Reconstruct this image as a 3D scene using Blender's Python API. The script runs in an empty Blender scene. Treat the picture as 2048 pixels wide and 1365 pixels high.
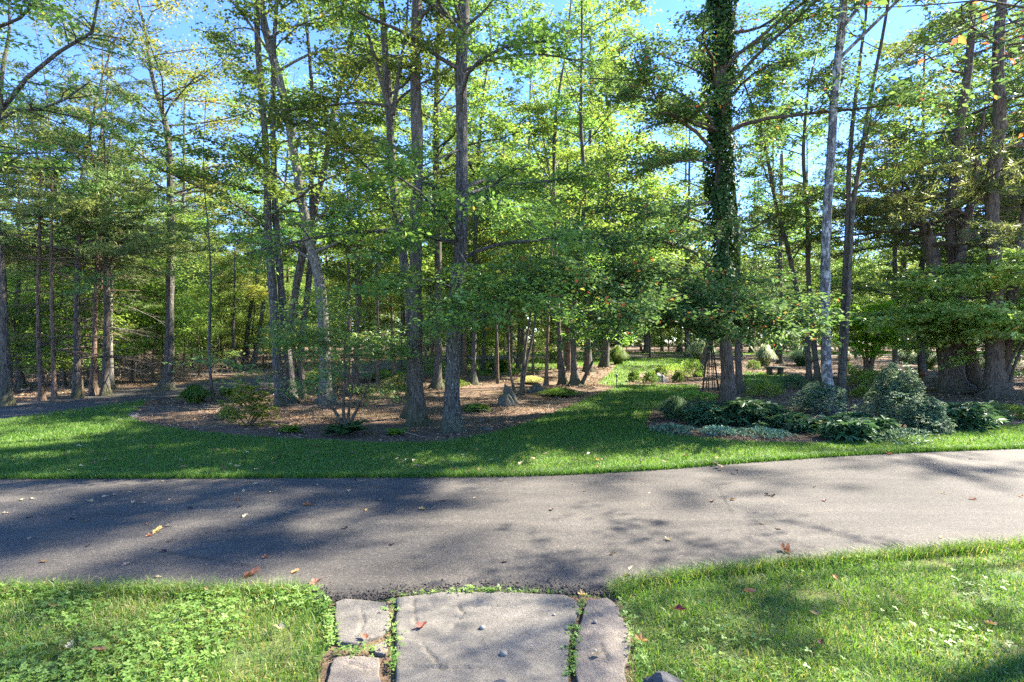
import bpy, bmesh, math, random
import numpy as np
from mathutils import Vector
from mathutils.geometry import delaunay_2d_cdt

R = math.radians
scene = bpy.context.scene
COL = scene.collection
random.seed(5)
rng = np.random.default_rng(5)

# ------------------------------------------------------------------ camera, world, sun, exposure
EYE = 1.65
FPX = 1137.0                       # focal length in pixels of the 2048 wide photograph
cam_d = bpy.data.cameras.new('camera')
cam_d.lens = 36.0 * FPX / 2048.0
cam_d.sensor_width = 36.0
cam_d.clip_start = 0.05
cam_d.clip_end = 2000
cam = bpy.data.objects.new('camera', cam_d)
COL.objects.link(cam)
cam.location = (0, 0, EYE)
cam.rotation_euler = (R(90), 0, 0)
scene.camera = cam

SUN_AZ, SUN_EL = 64.0, 41.0        # degrees to the right of straight ahead, degrees above the ground
S = Vector((math.sin(R(SUN_AZ)) * math.cos(R(SUN_EL)), math.cos(R(SUN_AZ)) * math.cos(R(SUN_EL)), math.sin(R(SUN_EL))))
sun_d = bpy.data.lights.new('sun', 'SUN')
sun_d.energy = 4.1
sun_d.angle = R(0.7)
sun_d.color = (1.0, 0.91, 0.76)
sun = bpy.data.objects.new('sun', sun_d)
COL.objects.link(sun)
sun.location = (30, 20, 40)
sun.rotation_euler = S.to_track_quat('Z', 'Y').to_euler()

world = bpy.data.worlds.new('World')
scene.world = world
world.use_nodes = True
wn = world.node_tree.nodes
wl = world.node_tree.links
sky = wn.new('ShaderNodeTexSky')
sky.sky_type = 'NISHITA'
sky.sun_disc = False
sky.sun_elevation = R(SUN_EL)
sky.sun_rotation = R(SUN_AZ)
sky.altitude = 3000
sky.air_density = 1.0
sky.dust_density = 0.05
sky.ozone_density = 3.0
bg = wn['Background']
bg.inputs['Strength'].default_value = 0.09
deep = wn.new('ShaderNodeHueSaturation')          # clear autumn air: a deeper blue
deep.inputs['Saturation'].default_value = 1.16
deep.inputs['Hue'].default_value = 0.509
wl.new(sky.outputs['Color'], deep.inputs['Color'])
wl.new(deep.outputs['Color'], bg.inputs['Color'])

scene.view_settings.view_transform = 'Standard'
scene.view_settings.look = 'None'
scene.view_settings.gamma = 1.0
scene.view_settings.exposure = 2.92
scene.render.engine = 'CYCLES'
scene.cycles.max_bounces = 12
scene.cycles.diffuse_bounces = 8
scene.cycles.glossy_bounces = 2
scene.cycles.transmission_bounces = 8
scene.cycles.use_denoising = False

# ------------------------------------------------------------------ ground shape, pixel -> place
def H(x, y):
    t = np.clip(np.asarray(y, float) - 11.0, 0, 70)
    return 0.013 * t * t / (t + 5.0) + 0.0 * np.asarray(x, float)

def at(px, py):
    """where the line of sight through a pixel of the photograph meets the ground"""
    k = (py - 682.5) / FPX
    Y = EYE / k
    for _ in range(60):
        Y = (EYE - float(H(0, Y))) / k
    return np.array([(px - 1024) / FPX * Y, Y, float(H(0, Y))])

def W(px, py, d):
    return np.array([(px - 1024) / FPX * d, d, EYE - (py - 682.5) / FPX * d])

# ------------------------------------------------------------------ small numeric helpers
def hash2(ix, iy, seed):
    h = (ix.astype(np.int64) * 374761393 + iy.astype(np.int64) * 668265263 + seed * 1442695041) & 0x7fffffff
    h = ((h ^ (h >> 13)) * 1274126177) & 0x7fffffff
    return ((h ^ (h >> 16)) & 0xffff) / 65535.0

def vnoise(x, y, f, seed=0):
    x = np.asarray(x, float) * f + 1000.0
    y = np.asarray(y, float) * f + 1000.0
    ix = np.floor(x); iy = np.floor(y)
    fx = x - ix; fy = y - iy
    fx = fx * fx * (3 - 2 * fx); fy = fy * fy * (3 - 2 * fy)
    a = hash2(ix, iy, seed); b = hash2(ix + 1, iy, seed)
    c = hash2(ix, iy + 1, seed); d = hash2(ix + 1, iy + 1, seed)
    return (a * (1 - fx) + b * fx) * (1 - fy) + (c * (1 - fx) + d * fx) * fy

def fbm(x, y, f, seed=0, o=4):
    s = 0; a = 0.5
    for i in range(o):
        s = s + a * vnoise(x, y, f * 2 ** i, seed + i * 17)
        a *= 0.5
    return s

def in_poly(x, y, poly):
    poly = np.asarray(poly)
    ins = np.zeros(len(x), bool)
    n = len(poly)
    j = n - 1
    for i in range(n):
        xi, yi = poly[i][0], poly[i][1]
        xj, yj = poly[j][0], poly[j][1]
        c = ((yi > y) != (yj > y)) & (x < (xj - xi) * (y - yi) / (yj - yi + 1e-12) + xi)
        ins ^= c
        j = i
    return ins

def spline(pts, n):
    """Catmull-Rom through pts (any number of columns), n samples"""
    p = np.asarray(pts, float)
    if len(p) == 2:
        t = np.linspace(0, 1, n)[:, None]
        return p[0] * (1 - t) + p[1] * t
    seg = np.linalg.norm(np.diff(p[:, :3] if p.shape[1] >= 3 else p, axis=0), axis=1)
    cum = np.concatenate([[0], np.cumsum(seg)])
    u = np.linspace(0, cum[-1], n)
    pe = np.vstack([2 * p[0] - p[1], p, 2 * p[-1] - p[-2]])
    k = np.clip(np.searchsorted(cum, u, 'right') - 1, 0, len(p) - 2)
    t = ((u - cum[k]) / np.maximum(seg[k], 1e-9))[:, None]
    p0, p1, p2, p3 = pe[k], pe[k + 1], pe[k + 2], pe[k + 3]
    return 0.5 * (2 * p1 + (p2 - p0) * t + (2 * p0 - 5 * p1 + 4 * p2 - p3) * t * t + (3 * p1 - p0 - 3 * p2 + p3) * t ** 3)

class MB:
    """collects vertices, quads and triangles; build() links them as ONE mesh object"""
    def __init__(s):
        s.v = []; s.q = []; s.t = []; s.n = 0; s.qa = []; s.ta = []
    def add(s, V, Q=None, T=None, qa=None, ta=None):
        V = np.asarray(V, float).reshape(-1, 3)
        s.v.append(V)
        if Q is not None and len(Q):
            Q = np.asarray(Q, np.int64); s.q.append(Q + s.n)
            s.qa.append(np.full(len(Q), .5) if qa is None else qa)
        if T is not None and len(T):
            T = np.asarray(T, np.int64); s.t.append(T + s.n)
            s.ta.append(np.full(len(T), .5) if ta is None else ta)
        s.n += len(V)
        return s
    def mesh(s, name, mats, smooth=False, origin=(0, 0, 0)):
        V = np.concatenate(s.v) - np.asarray(origin, float)
        Q = np.concatenate(s.q) if s.q else np.zeros((0, 4), np.int64)
        T = np.concatenate(s.t) if s.t else np.zeros((0, 3), np.int64)
        A = np.concatenate([np.concatenate(s.qa) if s.qa else np.zeros(0), np.concatenate(s.ta) if s.ta else np.zeros(0)])
        me = bpy.data.meshes.new(name)
        me.vertices.add(len(V)); me.vertices.foreach_set('co', V.astype(np.float32).ravel())
        nl = Q.size + T.size
        me.loops.add(nl)
        me.loops.foreach_set('vertex_index', np.concatenate([Q.ravel(), T.ravel()]).astype(np.int32))
        me.polygons.add(len(Q) + len(T))
        st = np.concatenate([np.arange(len(Q)) * 4, Q.size + np.arange(len(T)) * 3]).astype(np.int32)
        me.polygons.foreach_set('loop_start', st)
        at_ = me.attributes.new('tint', 'FLOAT', 'FACE')
        at_.data.foreach_set('value', A.astype(np.float32))
        for m in (mats if isinstance(mats, (list, tuple)) else [mats]):
            me.materials.append(m)
        if smooth:
            me.polygons.foreach_set('use_smooth', np.ones(len(me.polygons), bool))
        me.update(calc_edges=True)
        return me
    def build(s, name, mats, parent=None, smooth=False, origin=None):
        if origin is None:
            origin = parent['_o'] if parent is not None and '_o' in parent else (0, 0, 0)
        o = bpy.data.objects.new(name, s.mesh(name, mats, smooth, origin))
        COL.objects.link(o)
        if parent is not None:
            o.parent = parent
        return o

def tag(o, label=None, cat=None, group=None, kind=None):
    if label: o['label'] = label
    if cat: o['category'] = cat
    if group: o['group'] = group
    if kind: o['kind'] = kind
    return o

ORIG = {}
def thing(name, loc, label, cat, group=None):
    o = bpy.data.objects.new(name, None)
    o.empty_display_size = 0.2
    COL.objects.link(o)
    o.location = tuple(float(c) for c in loc)
    ORIG[o.name] = np.asarray(loc, float)
    return tag(o, label, cat, group)

def part(mb, name, mat, root, smooth=False):
    o = bpy.data.objects.new(name, mb.mesh(name, mat, smooth, ORIG[root.name]))
    COL.objects.link(o)
    o.parent = root
    return o

def lone(mb, name, mat, origin, label, cat, group=None, smooth=False):
    """a thing that is one mesh"""
    o = bpy.data.objects.new(name, mb.mesh(name, mat, smooth, origin))
    COL.objects.link(o)
    o.location = tuple(float(c) for c in origin)
    return tag(o, label, cat, group)

def copy_tree(o, parent=None):
    c = o.copy()
    COL.objects.link(c)
    if parent is not None:
        c.parent = parent
    for ch in list(o.children):
        copy_tree(ch, c)
    return c

# ------------------------------------------------------------------ materials
def mat(name):
    m = bpy.data.materials.new(name)
    m.use_nodes = True
    nt = m.node_tree
    return m, nt, nt.nodes, nt.links, nt.nodes['Principled BSDF']

def ramp(nodes, stops):
    r = nodes.new('ShaderNodeValToRGB')
    e = r.color_ramp.elements
    while len(e) > 1: e.remove(e[-1])
    e[0].position = stops[0][0]; e[0].color = (*stops[0][1], 1)
    for p, c in stops[1:]:
        x = e.new(p); x.color = (*c, 1)
    return r

def leaf_mat(name, stops, trans=0.45, rough=0.45, gain=(1.42, 1.4, 0.95), spec=0.4, ovar=0.12, lift=1.5):
    m, nt, N, L, b = mat(name)
    a = N.new('ShaderNodeAttribute'); a.attribute_name = 'tint'
    r = ramp(N, [(q_, tuple(min(.6, c_ * lift) for c_ in col_)) for q_, col_ in stops])
    L.new(a.outputs['Fac'], r.inputs[0])
    oi = N.new('ShaderNodeObjectInfo')
    hs = N.new('ShaderNodeHueSaturation')
    mp = N.new('ShaderNodeMapRange'); mp.inputs['To Min'].default_value = 1 - ovar * 2; mp.inputs['To Max'].default_value = 1 + ovar * 2
    mh = N.new('ShaderNodeMapRange'); mh.inputs['To Min'].default_value = 0.5 - ovar * 0.2; mh.inputs['To Max'].default_value = 0.5 + ovar * 0.2
    L.new(oi.outputs['Random'], mp.inputs['Value']); L.new(oi.outputs['Random'], mh.inputs['Value'])
    L.new(mp.outputs[0], hs.inputs['Value']); L.new(mh.outputs[0], hs.inputs['Hue'])
    L.new(r.outputs[0], hs.inputs['Color'])
    L.new(hs.outputs[0], b.inputs['Base Color'])
    b.inputs['Roughness'].default_value = rough
    b.inputs['Specular IOR Level'].default_value = spec
    mul = N.new('ShaderNodeMix'); mul.data_type = 'RGBA'; mul.blend_type = 'MULTIPLY'; mul.inputs[0].default_value = 1
    L.new(hs.outputs[0], mul.inputs[6]); mul.inputs[7].default_value = (*gain, 1)
    mul.clamp_result = False
    tr = N.new('ShaderNodeBsdfTranslucent')
    L.new(mul.outputs[2], tr.inputs['Color'])
    mx = N.new('ShaderNodeMixShader'); mx.inputs[0].default_value = trans
    L.new(b.outputs[0], mx.inputs[1]); L.new(tr.outputs[0], mx.inputs[2])
    L.new(mx.outputs[0], N['Material Output'].inputs['Surface'])
    return m

def coords(N, L, scale, kind='Object'):
    tc = N.new('ShaderNodeTexCoord'); mp = N.new('ShaderNodeMapping')
    mp.inputs['Scale'].default_value = scale
    L.new(tc.outputs[kind], mp.inputs[0])
    return mp

def noise(N, L, vec, scale, detail=4, rough=.6):
    n = N.new('ShaderNodeTexNoise'); n.inputs['Scale'].default_value = scale
    n.inputs['Detail'].default_value = detail; n.inputs['Roughness'].default_value = rough
    L.new(vec.outputs[0], n.inputs['Vector'])
    return n

def bump(N, L, b, h, strength, dist):
    bp = N.new('ShaderNodeBump'); bp.inputs['Strength'].default_value = strength; bp.inputs['Distance'].default_value = dist
    L.new(h, bp.inputs['Height']); L.new(bp.outputs[0], b.inputs['Normal'])

def bark_mat(name, dark, mid, lichen, amount, ridge=1.0, moss=0.0, lsc=30):
    """vertical furrows, pale lichen blotches, a mossy foot"""
    m, nt, N, L, b = mat(name)
    v = coords(N, L, (1, 1, .16))
    n1 = noise(N, L, v, 34, 6, .7)
    r1 = ramp(N, [(.41, dark), (.57, mid)])
    L.new(n1.outputs[0], r1.inputs[0])
    v2 = coords(N, L, (1, 1, .55))
    n2 = noise(N, L, v2, lsc, 7, .75)
    r2 = ramp(N, [(.62 - .22 * amount, (0, 0, 0)), (.68 - .18 * amount, (1, 1, 1))])
    L.new(n2.outputs[0], r2.inputs[0])
    mx = N.new('ShaderNodeMix'); mx.data_type = 'RGBA'
    L.new(r2.outputs[0], mx.inputs[0]); L.new(r1.outputs[0], mx.inputs[6]); mx.inputs[7].default_value = (*lichen, 1)
    out = mx.outputs[2]
    if moss:
        tc = N.new('ShaderNodeTexCoord'); sp = N.new('ShaderNodeSeparateXYZ'); L.new(tc.outputs['Object'], sp.inputs[0])
        ad = N.new('ShaderNodeMath'); ad.operation = 'MULTIPLY_ADD'; L.new(n2.outputs[0], ad.inputs[0]); ad.inputs[1].default_value = -.9; L.new(sp.outputs['Z'], ad.inputs[2])
        mr = N.new('ShaderNodeMapRange'); mr.inputs['From Min'].default_value = -.55; mr.inputs['From Max'].default_value = 0.05
        mr.inputs['To Min'].default_value = moss; mr.inputs['To Max'].default_value = 0
        L.new(ad.outputs[0], mr.inputs['Value'])
        m2 = N.new('ShaderNodeMix'); m2.data_type = 'RGBA'
        L.new(mr.outputs[0], m2.inputs[0]); L.new(out, m2.inputs[6]); m2.inputs[7].default_value = (.07, .085, .025, 1)
        out = m2.outputs[2]
    L.new(out, b.inputs['Base Color'])
    b.inputs['Roughness'].default_value = .9
    b.inputs['Specular IOR Level'].default_value = .2
    bump(N, L, b, n1.outputs[0], 1.0 * ridge, .055)
    return m

M = {}
M['bark_grey'] = bark_mat('grey_bark', (.04, .036, .032), (.125, .115, .102), (.34, .34, .315), .28, 1, .6)
M['bark_dark'] = bark_mat('dark_bark', (.05, .042, .035), (.15, .13, .107), (.3, .3, .26), .2, 1, .7)
M['bark_pale'] = bark_mat('pale_smooth_bark', (.065, .058, .05), (.19, .174, .15), (.36, .35, .31), .4, .6, .5)
M['bark_lichen'] = bark_mat('lichen_bark', (.05, .046, .046), (.16, .152, .155), (.42, .43, .41), .6, .8, .2, 9)
M['bark_red'] = bark_mat('reddish_pine_bark', (.06, .04, .03), (.22, .15, .115), (.30, .25, .2), .25, .9, .2)
M['bark_brown'] = bark_mat('brown_bark', (.055, .042, .033), (.19, .147, .113), (.27, .25, .2), .2, 1.1, .4)
M['twig'] = bark_mat('bare_twig_bark', (.08, .06, .045), (.25, .2, .155), (.3, .28, .24), .3, .3, 0)

OR, RED = (.30, .10, .03), (.27, .055, .04)
M['leaf_mid'] = leaf_mat('green_leaves', [(0, (.05, .092, .024)), (.5, (.09, .152, .036)), (.85, (.14, .19, .045)), (.97, (.16, .19, .04)), (1, (.26, .17, .04))])
M['leaf_gum'] = leaf_mat('glossy_leaves_turning_red', [(0, (.038, .08, .03)), (.5, (.066, .122, .042)), (.88, (.105, .155, .05)), (.945, (.11, .16, .05)), (.955, OR), (.98, RED), (1, (.34, .16, .05))], trans=.42, rough=.6, spec=.15)
M['leaf_light'] = leaf_mat('light_green_leaves', [(0, (.07, .125, .028)), (.5, (.118, .188, .042)), (.9, (.165, .222, .05)), (1, (.27, .22, .05))], trans=.5)
M['leaf_gold'] = leaf_mat('yellowing_leaves', [(0, (.075, .11, .025)), (.5, (.125, .155, .035)), (.85, (.2, .19, .045)), (1, (.3, .18, .05))], trans=.5)
M['leaf_maple'] = leaf_mat('bright_maple_leaves', [(0, (.10, .19, .018)), (.6, (.17, .30, .027)), (1, (.25, .36, .04))], trans=.5)
M['leaf_dogwood'] = leaf_mat('dogwood_leaves', [(0, (.055, .12, .035)), (.5, (.10, .18, .05)), (.93, (.16, .22, .06)), (.97, (.3, .22, .05)), (1, (.38, .18, .04))], trans=.4, rough=.4, spec=.55)
M['needle'] = leaf_mat('pine_needles', [(0, (.06, .115, .042)), (.5, (.11, .185, .066)), (.9, (.16, .22, .08)), (1, (.22, .16, .06))], trans=.42, rough=.5)
M['needle_light'] = leaf_mat('sunny_pine_needles', [(0, (.08, .12, .045)), (.5, (.14, .195, .068)), (.9, (.19, .23, .085)), (1, (.24, .17, .07))], trans=.48, rough=.5)
M['leaf_kousa'] = leaf_mat('broad_pale_leaves', [(0, (.1, .16, .04)), (.5, (.18, .25, .065)), (.93, (.27, .31, .1)), (.97, (.36, .28, .06)), (1, (.4, .2, .05))], trans=.45, rough=.4, spec=.5)
M['ivy'] = leaf_mat('ivy_leaves', [(0, (.012, .035, .013)), (.6, (.028, .07, .022)), (1, (.06, .11, .03))], trans=.2, rough=.6, spec=.1)
M['shrub_dark'] = leaf_mat('dark_evergreen_leaves', [(0, (.022, .058, .026)), (.6, (.05, .105, .045)), (1, (.11, .17, .085))], trans=.25, rough=.5, spec=.25)
M['shrub_blue'] = leaf_mat('grey_green_leaves', [(0, (.05, .10, .06)), (.5, (.10, .17, .10)), (1, (.27, .35, .23))], trans=.25, rough=.5, spec=.3)
M['shrub_green'] = leaf_mat('green_shrub_leaves', [(0, (.045, .09, .02)), (.6, (.085, .155, .03)), (1, (.17, .22, .05))], trans=.4)
M['shrub_yellow'] = leaf_mat('yellow_green_leaves', [(0, (.08, .14, .025)), (.6, (.14, .21, .035)), (1, (.26, .29, .07))], trans=.45)
M['fern'] = leaf_mat('fern_fronds', [(0, (.14, .33, .04)), (.6, (.22, .46, .06)), (1, (.3, .5, .08))], trans=.5, lift=1.0)
M['fern_dark'] = leaf_mat('dark_fern_fronds', [(0, (.02, .06, .02)), (1, (.055, .125, .04))], trans=.35)
M['grass'] = leaf_mat('grass_blades', [(0, (.05, .125, .025)), (.5, (.11, .225, .034)), (.86, (.175, .28, .046)), (.96, (.27, .28, .09)), (1, (.38, .33, .18))], trans=.45, rough=.5, gain=(1.4, 1.35, .7), ovar=0, lift=1.0)
M['clover'] = leaf_mat('clover_leaves', [(0, (.085, .165, .032)), (.6, (.155, .275, .052)), (1, (.25, .36, .11))], trans=.4, rough=.5, ovar=0, lift=1.0)
M['straw'] = leaf_mat('straw_grass', [(0, (.13, .14, .05)), (.6, (.22, .2, .08)), (1, (.34, .28, .14))], trans=.4)
M['plume'] = leaf_mat('silvery_grass', [(0, (.1, .15, .06)), (.6, (.2, .25, .12)), (1, (.5, .48, .36))], trans=.4)
M['litter'] = leaf_mat('dry_leaf_litter', [(0, (.07, .042, .028)), (.5, (.18, .112, .066)), (.85, (.32, .22, .13)), (1, (.48, .38, .26))], trans=.1, rough=.8, ovar=0, lift=1.0)
for k, c in (('brown', (.17, .095, .05)), ('orange', (.33, .175, .07)), ('red', (.2, .05, .03)), ('tan', (.36, .29, .2)), ('dark', (.055, .035, .03))):
    M['fallen_' + k] = leaf_mat('fallen_leaf_' + k, [(0, c), (1, tuple(x * 1.3 for x in c))], trans=.2, rough=.6, ovar=.15, lift=1.0)

def ground_mats():
    m, nt, N, L, b = mat('asphalt')
    v = coords(N, L, (1, 1, 1))
    big = noise(N, L, v, .55, 4, .6)
    fine = noise(N, L, v, 120, 3, .75)
    mid = noise(N, L, v, 38, 4, .7)
    r = ramp(N, [(.35, (.06, .055, .0495)), (.65, (.086, .079, .070))])
    L.new(big.outputs[0], r.inputs[0])
    r2 = ramp(N, [(.3, (.4, .4, .4)), (.48, (.95, .95, .95)), (.56, (1.05, 1.05, 1.05)), (.72, (1.7, 1.7, 1.66))])
    L.new(fine.outputs[0], r2.inputs[0])
    r3 = ramp(N, [(.3, (.86, .86, .86)), (.7, (1.1, 1.1, 1.1))])
    L.new(mid.outputs[0], r3.inputs[0])
    x = N.new('ShaderNodeMix'); x.data_type = 'RGBA'; x.blend_type = 'MULTIPLY'; x.inputs[0].default_value = 1
    L.new(r.outputs[0], x.inputs[6]); L.new(r2.outputs[0], x.inputs[7])
    y = N.new('ShaderNodeMix'); y.data_type = 'RGBA'; y.blend_type = 'MULTIPLY'; y.inputs[0].default_value = 1
    L.new(x.outputs[2], y.inputs[6]); L.new(r3.outputs[0], y.inputs[7])
    # worn wheel tracks drawn out along the drive, and scattered pale stones
    vs = coords(N, L, (.22, 1.5, 1)); tr = noise(N, L, vs, 1.6, 5, .65)
    r4 = ramp(N, [(.34, (.74, .74, .76)), (.5, (1, 1, 1)), (.66, (1.25, 1.23, 1.18))]); L.new(tr.outputs[0], r4.inputs[0])
    z = N.new('ShaderNodeMix'); z.data_type = 'RGBA'; z.blend_type = 'MULTIPLY'; z.inputs[0].default_value = 1
    L.new(y.outputs[2], z.inputs[6]); L.new(r4.outputs[0], z.inputs[7])
    vo = N.new('ShaderNodeTexVoronoi'); vo.inputs['Scale'].default_value = 95; L.new(v.outputs[0], vo.inputs['Vector'])
    sr = N.new('ShaderNodeSeparateColor'); L.new(vo.outputs['Color'], sr.inputs[0])
    r5 = ramp(N, [(.0, (.55, .55, .56)), (.2, (.9, .9, .9)), (.8, (1.05, 1.04, 1.03)), (.93, (1.5, 1.45, 1.38)), (1, (2.1, 2.0, 1.9))]); L.new(sr.outputs[0], r5.inputs[0])
    z2 = N.new('ShaderNodeMix'); z2.data_type = 'RGBA'; z2.blend_type = 'MULTIPLY'; z2.inputs[0].default_value = .8
    L.new(z.outputs[2], z2.inputs[6]); L.new(r5.outputs[0], z2.inputs[7])
    wv = N.new('ShaderNodeMix'); wv.data_type = 'VECTOR'; wv.inputs[0].default_value = .12
    L.new(v.outputs[0], wv.inputs[4]); L.new(mid.outputs['Color'], wv.inputs[5])
    vc = N.new('ShaderNodeTexVoronoi'); vc.feature = 'DISTANCE_TO_EDGE'; vc.inputs['Scale'].default_value = .42
    L.new(wv.outputs[1], vc.inputs['Vector'])
    cr = ramp(N, [(0, (1, 1, 1)), (.0035, (.7, .7, .7)), (.006, (0, 0, 0))]); L.new(vc.outputs['Distance'], cr.inputs[0])
    mk = ramp(N, [(.5, (0, 0, 0)), (.6, (1, 1, 1))]); L.new(big.outputs[0], mk.inputs[0])
    cm = N.new('ShaderNodeMath'); cm.operation = 'MULTIPLY'; L.new(cr.outputs[0], cm.inputs[0]); L.new(mk.outputs[0], cm.inputs[1])
    z3 = N.new('ShaderNodeMix'); z3.data_type = 'RGBA'; L.new(cm.outputs[0], z3.inputs[0])
    L.new(z2.outputs[2], z3.inputs[6]); z3.inputs[7].default_value = (.03, .028, .026, 1)
    L.new(z3.outputs[2], b.inputs['Base Color'])
    b.inputs['Roughness'].default_value = .82
    b.inputs['Specular IOR Level'].default_value = .35
    bump(N, L, b, fine.outputs[0], .9, .008)
    M['asphalt'] = m

    m, nt, N, L, b = mat('mulch_soil')
    v = coords(N, L, (1, 1, 1))
    n1 = noise(N, L, v, 42, 5, .75); n2 = noise(N, L, v, .9, 3, .6)
    r = ramp(N, [(.3, (.05, .031, .024)), (.5, (.145, .09, .057)), (.7, (.25, .17, .112))])
    L.new(n1.outputs[0], r.inputs[0])
    r2 = ramp(N, [(.45, (1, 1, 1)), (.7, (.75, .85, .55))])
    L.new(n2.outputs[0], r2.inputs[0])
    x = N.new('ShaderNodeMix'); x.data_type = 'RGBA'; x.blend_type = 'MULTIPLY'; x.inputs[0].default_value = 1
    L.new(r.outputs[0], x.inputs[6]); L.new(r2.outputs[0], x.inputs[7])
    L.new(x.outputs[2], b.inputs['Base Color'])
    b.inputs['Roughness'].default_value = .95
    bump(N, L, b, n1.outputs[0], 1, .03)
    M['mulch'] = m

    m, nt, N, L, b = mat('lawn_soil')
    v = coords(N, L, (1, 1, 1))
    n1 = noise(N, L, v, 55, 5, .7); n2 = noise(N, L, v, 1.3, 4, .6)
    r = ramp(N, [(.3, (.04, .075, .018)), (.55, (.09, .16, .03)), (.75, (.15, .21, .05))])
    L.new(n1.outputs[0], r.inputs[0])
    r2 = ramp(N, [(.38, (.9, .95, .9)), (.58, (1.25, .95, .9)), (.72, (1.9, 1.0, 1.1))])
    L.new(n2.outputs[0], r2.inputs[0])
    x = N.new('ShaderNodeMix'); x.data_type = 'RGBA'; x.blend_type = 'MULTIPLY'; x.inputs[0].default_value = 1
    L.new(r.outputs[0], x.inputs[6]); L.new(r2.outputs[0], x.inputs[7])
    L.new(x.outputs[2], b.inputs['Base Color'])
    b.inputs['Roughness'].default_value = .9
    bump(N, L, b, n1.outputs[0], 1, .03)
    M['lawn'] = m

    for nm, a, c, li in (('flagstone', (.095, .087, .075), (.165, .152, .13), (.225, .212, .185)), ('pink_flagstone', (.122, .104, .086), (.205, .176, .146), (.265, .24, .205)),
                         ('rock', (.045, .05, .035), (.12, .12, .095), (.2, .2, .17)), ('dark_rock', (.05, .05, .053), (.1, .1, .105), (.28, .285, .27))):
        m, nt, N, L, b = mat(nm)
        v = coords(N, L, (1, 1.6, 1.4))
        n1 = noise(N, L, v, 7, 10, .78); n2 = noise(N, L, v, 110, 4, .7)
        r = ramp(N, [(.33, a), (.62, c), (.72, li)])
        L.new(n1.outputs[0], r.inputs[0])
        r2 = ramp(N, [(.32, (.55, .54, .52)), (.5, (1, 1, 1)), (.7, (1.3, 1.28, 1.24))])
        L.new(n2.outputs[0], r2.inputs[0])
        x = N.new('ShaderNodeMix'); x.data_type = 'RGBA'; x.blend_type = 'MULTIPLY'; x.inputs[0].default_value = 1
        L.new(r.outputs[0], x.inputs[6]); L.new(r2.outputs[0], x.inputs[7])
        L.new(x.outputs[2], b.inputs['Base Color'])
        b.inputs['Roughness'].default_value = .85
        ad = N.new('ShaderNodeMath'); ad.operation = 'MULTIPLY_ADD'
        L.new(n2.outputs[0], ad.inputs[0]); ad.inputs[1].default_value = .25; L.new(n1.outputs[0], ad.inputs[2])
        bump(N, L, b, ad.outputs[0], .8, .03)
        M[nm] = m
    for nm, c, ro in (('pebble', (.2, .18, .15), .9), ('dark_wood', (.035, .028, .022), .8), ('black_metal', (.02, .02, .022), .5), ('pale_stone', (.3, .29, .27), .9), ('rusty_metal', (.16, .07, .035), .7)):
        m, nt, N, L, b = mat(nm)
        v = coords(N, L, (1, 1, .3)); n1 = noise(N, L, v, 30, 4, .6)
        r = ramp(N, [(.3, tuple(x * .7 for x in c)), (.7, tuple(x * 1.3 for x in c))])
        L.new(n1.outputs[0], r.inputs[0]); L.new(r.outputs[0], b.inputs['Base Color'])
        b.inputs['Roughness'].default_value = ro
        M[nm] = m
ground_mats()

# ------------------------------------------------------------------ the ground sheets
def sheet(name, poly, m, lift, step, kind='structure', edge=0.0, hfun=None):
    """a flat sheet inside poly (x, y), following the ground, lift above it"""
    P = np.asarray(poly, float)[:, :2]
    dense = []
    for i in range(len(P)):
        a, b = P[i], P[(i + 1) % len(P)]
        n = max(1, int(np.linalg.norm(b - a) / (step * .5)))
        for k in range(n):
            dense.append(a + (b - a) * k / n)
    D = np.array(dense)
    if edge:
        D = D + edge * (np.stack([vnoise(D[:, 0], D[:, 1], 7, 3), vnoise(D[:, 0], D[:, 1], 7, 9)], 1) - .5) * 2
    x0, y0 = D.min(0); x1, y1 = D.max(0)
    gx, gy = np.meshgrid(np.arange(x0, x1, step), np.arange(y0, y1, step))
    g = np.stack([gx.ravel(), gy.ravel()], 1)
    g = g + rng.uniform(-.1, .1, g.shape) * step
    g = g[in_poly(g[:, 0], g[:, 1], D)]
    nD = len(D)
    vs = [Vector((float(a), float(b))) for a, b in np.vstack([D, g])]
    ed = [(i, (i + 1) % nD) for i in range(nD)]
    vo, eo, fo, *_ = delaunay_2d_cdt(vs, ed, [list(range(nD))], 1, 1e-5)
    V = np.array([(v.x, v.y, 0) for v in vo])
    V[:, 2] = H(V[:, 0], V[:, 1]) + lift
    if hfun is not None:
        V[:, 2] += hfun(V[:, 0], V[:, 1])
    me = bpy.data.meshes.new(name)
    me.from_pydata(V.tolist(), [], [list(f) for f in fo])
    me.materials.append(m)
    me.polygons.foreach_set('use_smooth', np.ones(len(me.polygons), bool))
    o = bpy.data.objects.new(name, me)
    COL.objects.link(o)
    o['kind'] = kind
    return o

# base: one sheet to the horizon
def ground_sheet():
    mb = MB()
    xs = np.concatenate([np.linspace(-900, -130, 12), np.linspace(-120, 120, 61), np.linspace(130, 900, 12)])
    ys = np.concatenate([np.linspace(-60, 8, 12), np.arange(9, 60, 1.0), np.linspace(61, 130, 30), np.linspace(150, 1200, 12)])
    X, Y = np.meshgrid(xs, ys)
    V = np.stack([X.ravel(), Y.ravel(), H(X, Y).ravel()], 1)
    n = len(xs); i, j = np.meshgrid(np.arange(n - 1), np.arange(len(ys) - 1))
    k = (j * n + i).ravel()
    mb.add(V, np.stack([k, k + 1, k + n + 1, k + n], 1))
    o = mb.build('ground', M['mulch'], smooth=True)
    o['kind'] = 'structure'
ground_sheet()

def pxpoly(pts): return np.array([at(*p)[:2] for p in pts])

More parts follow.
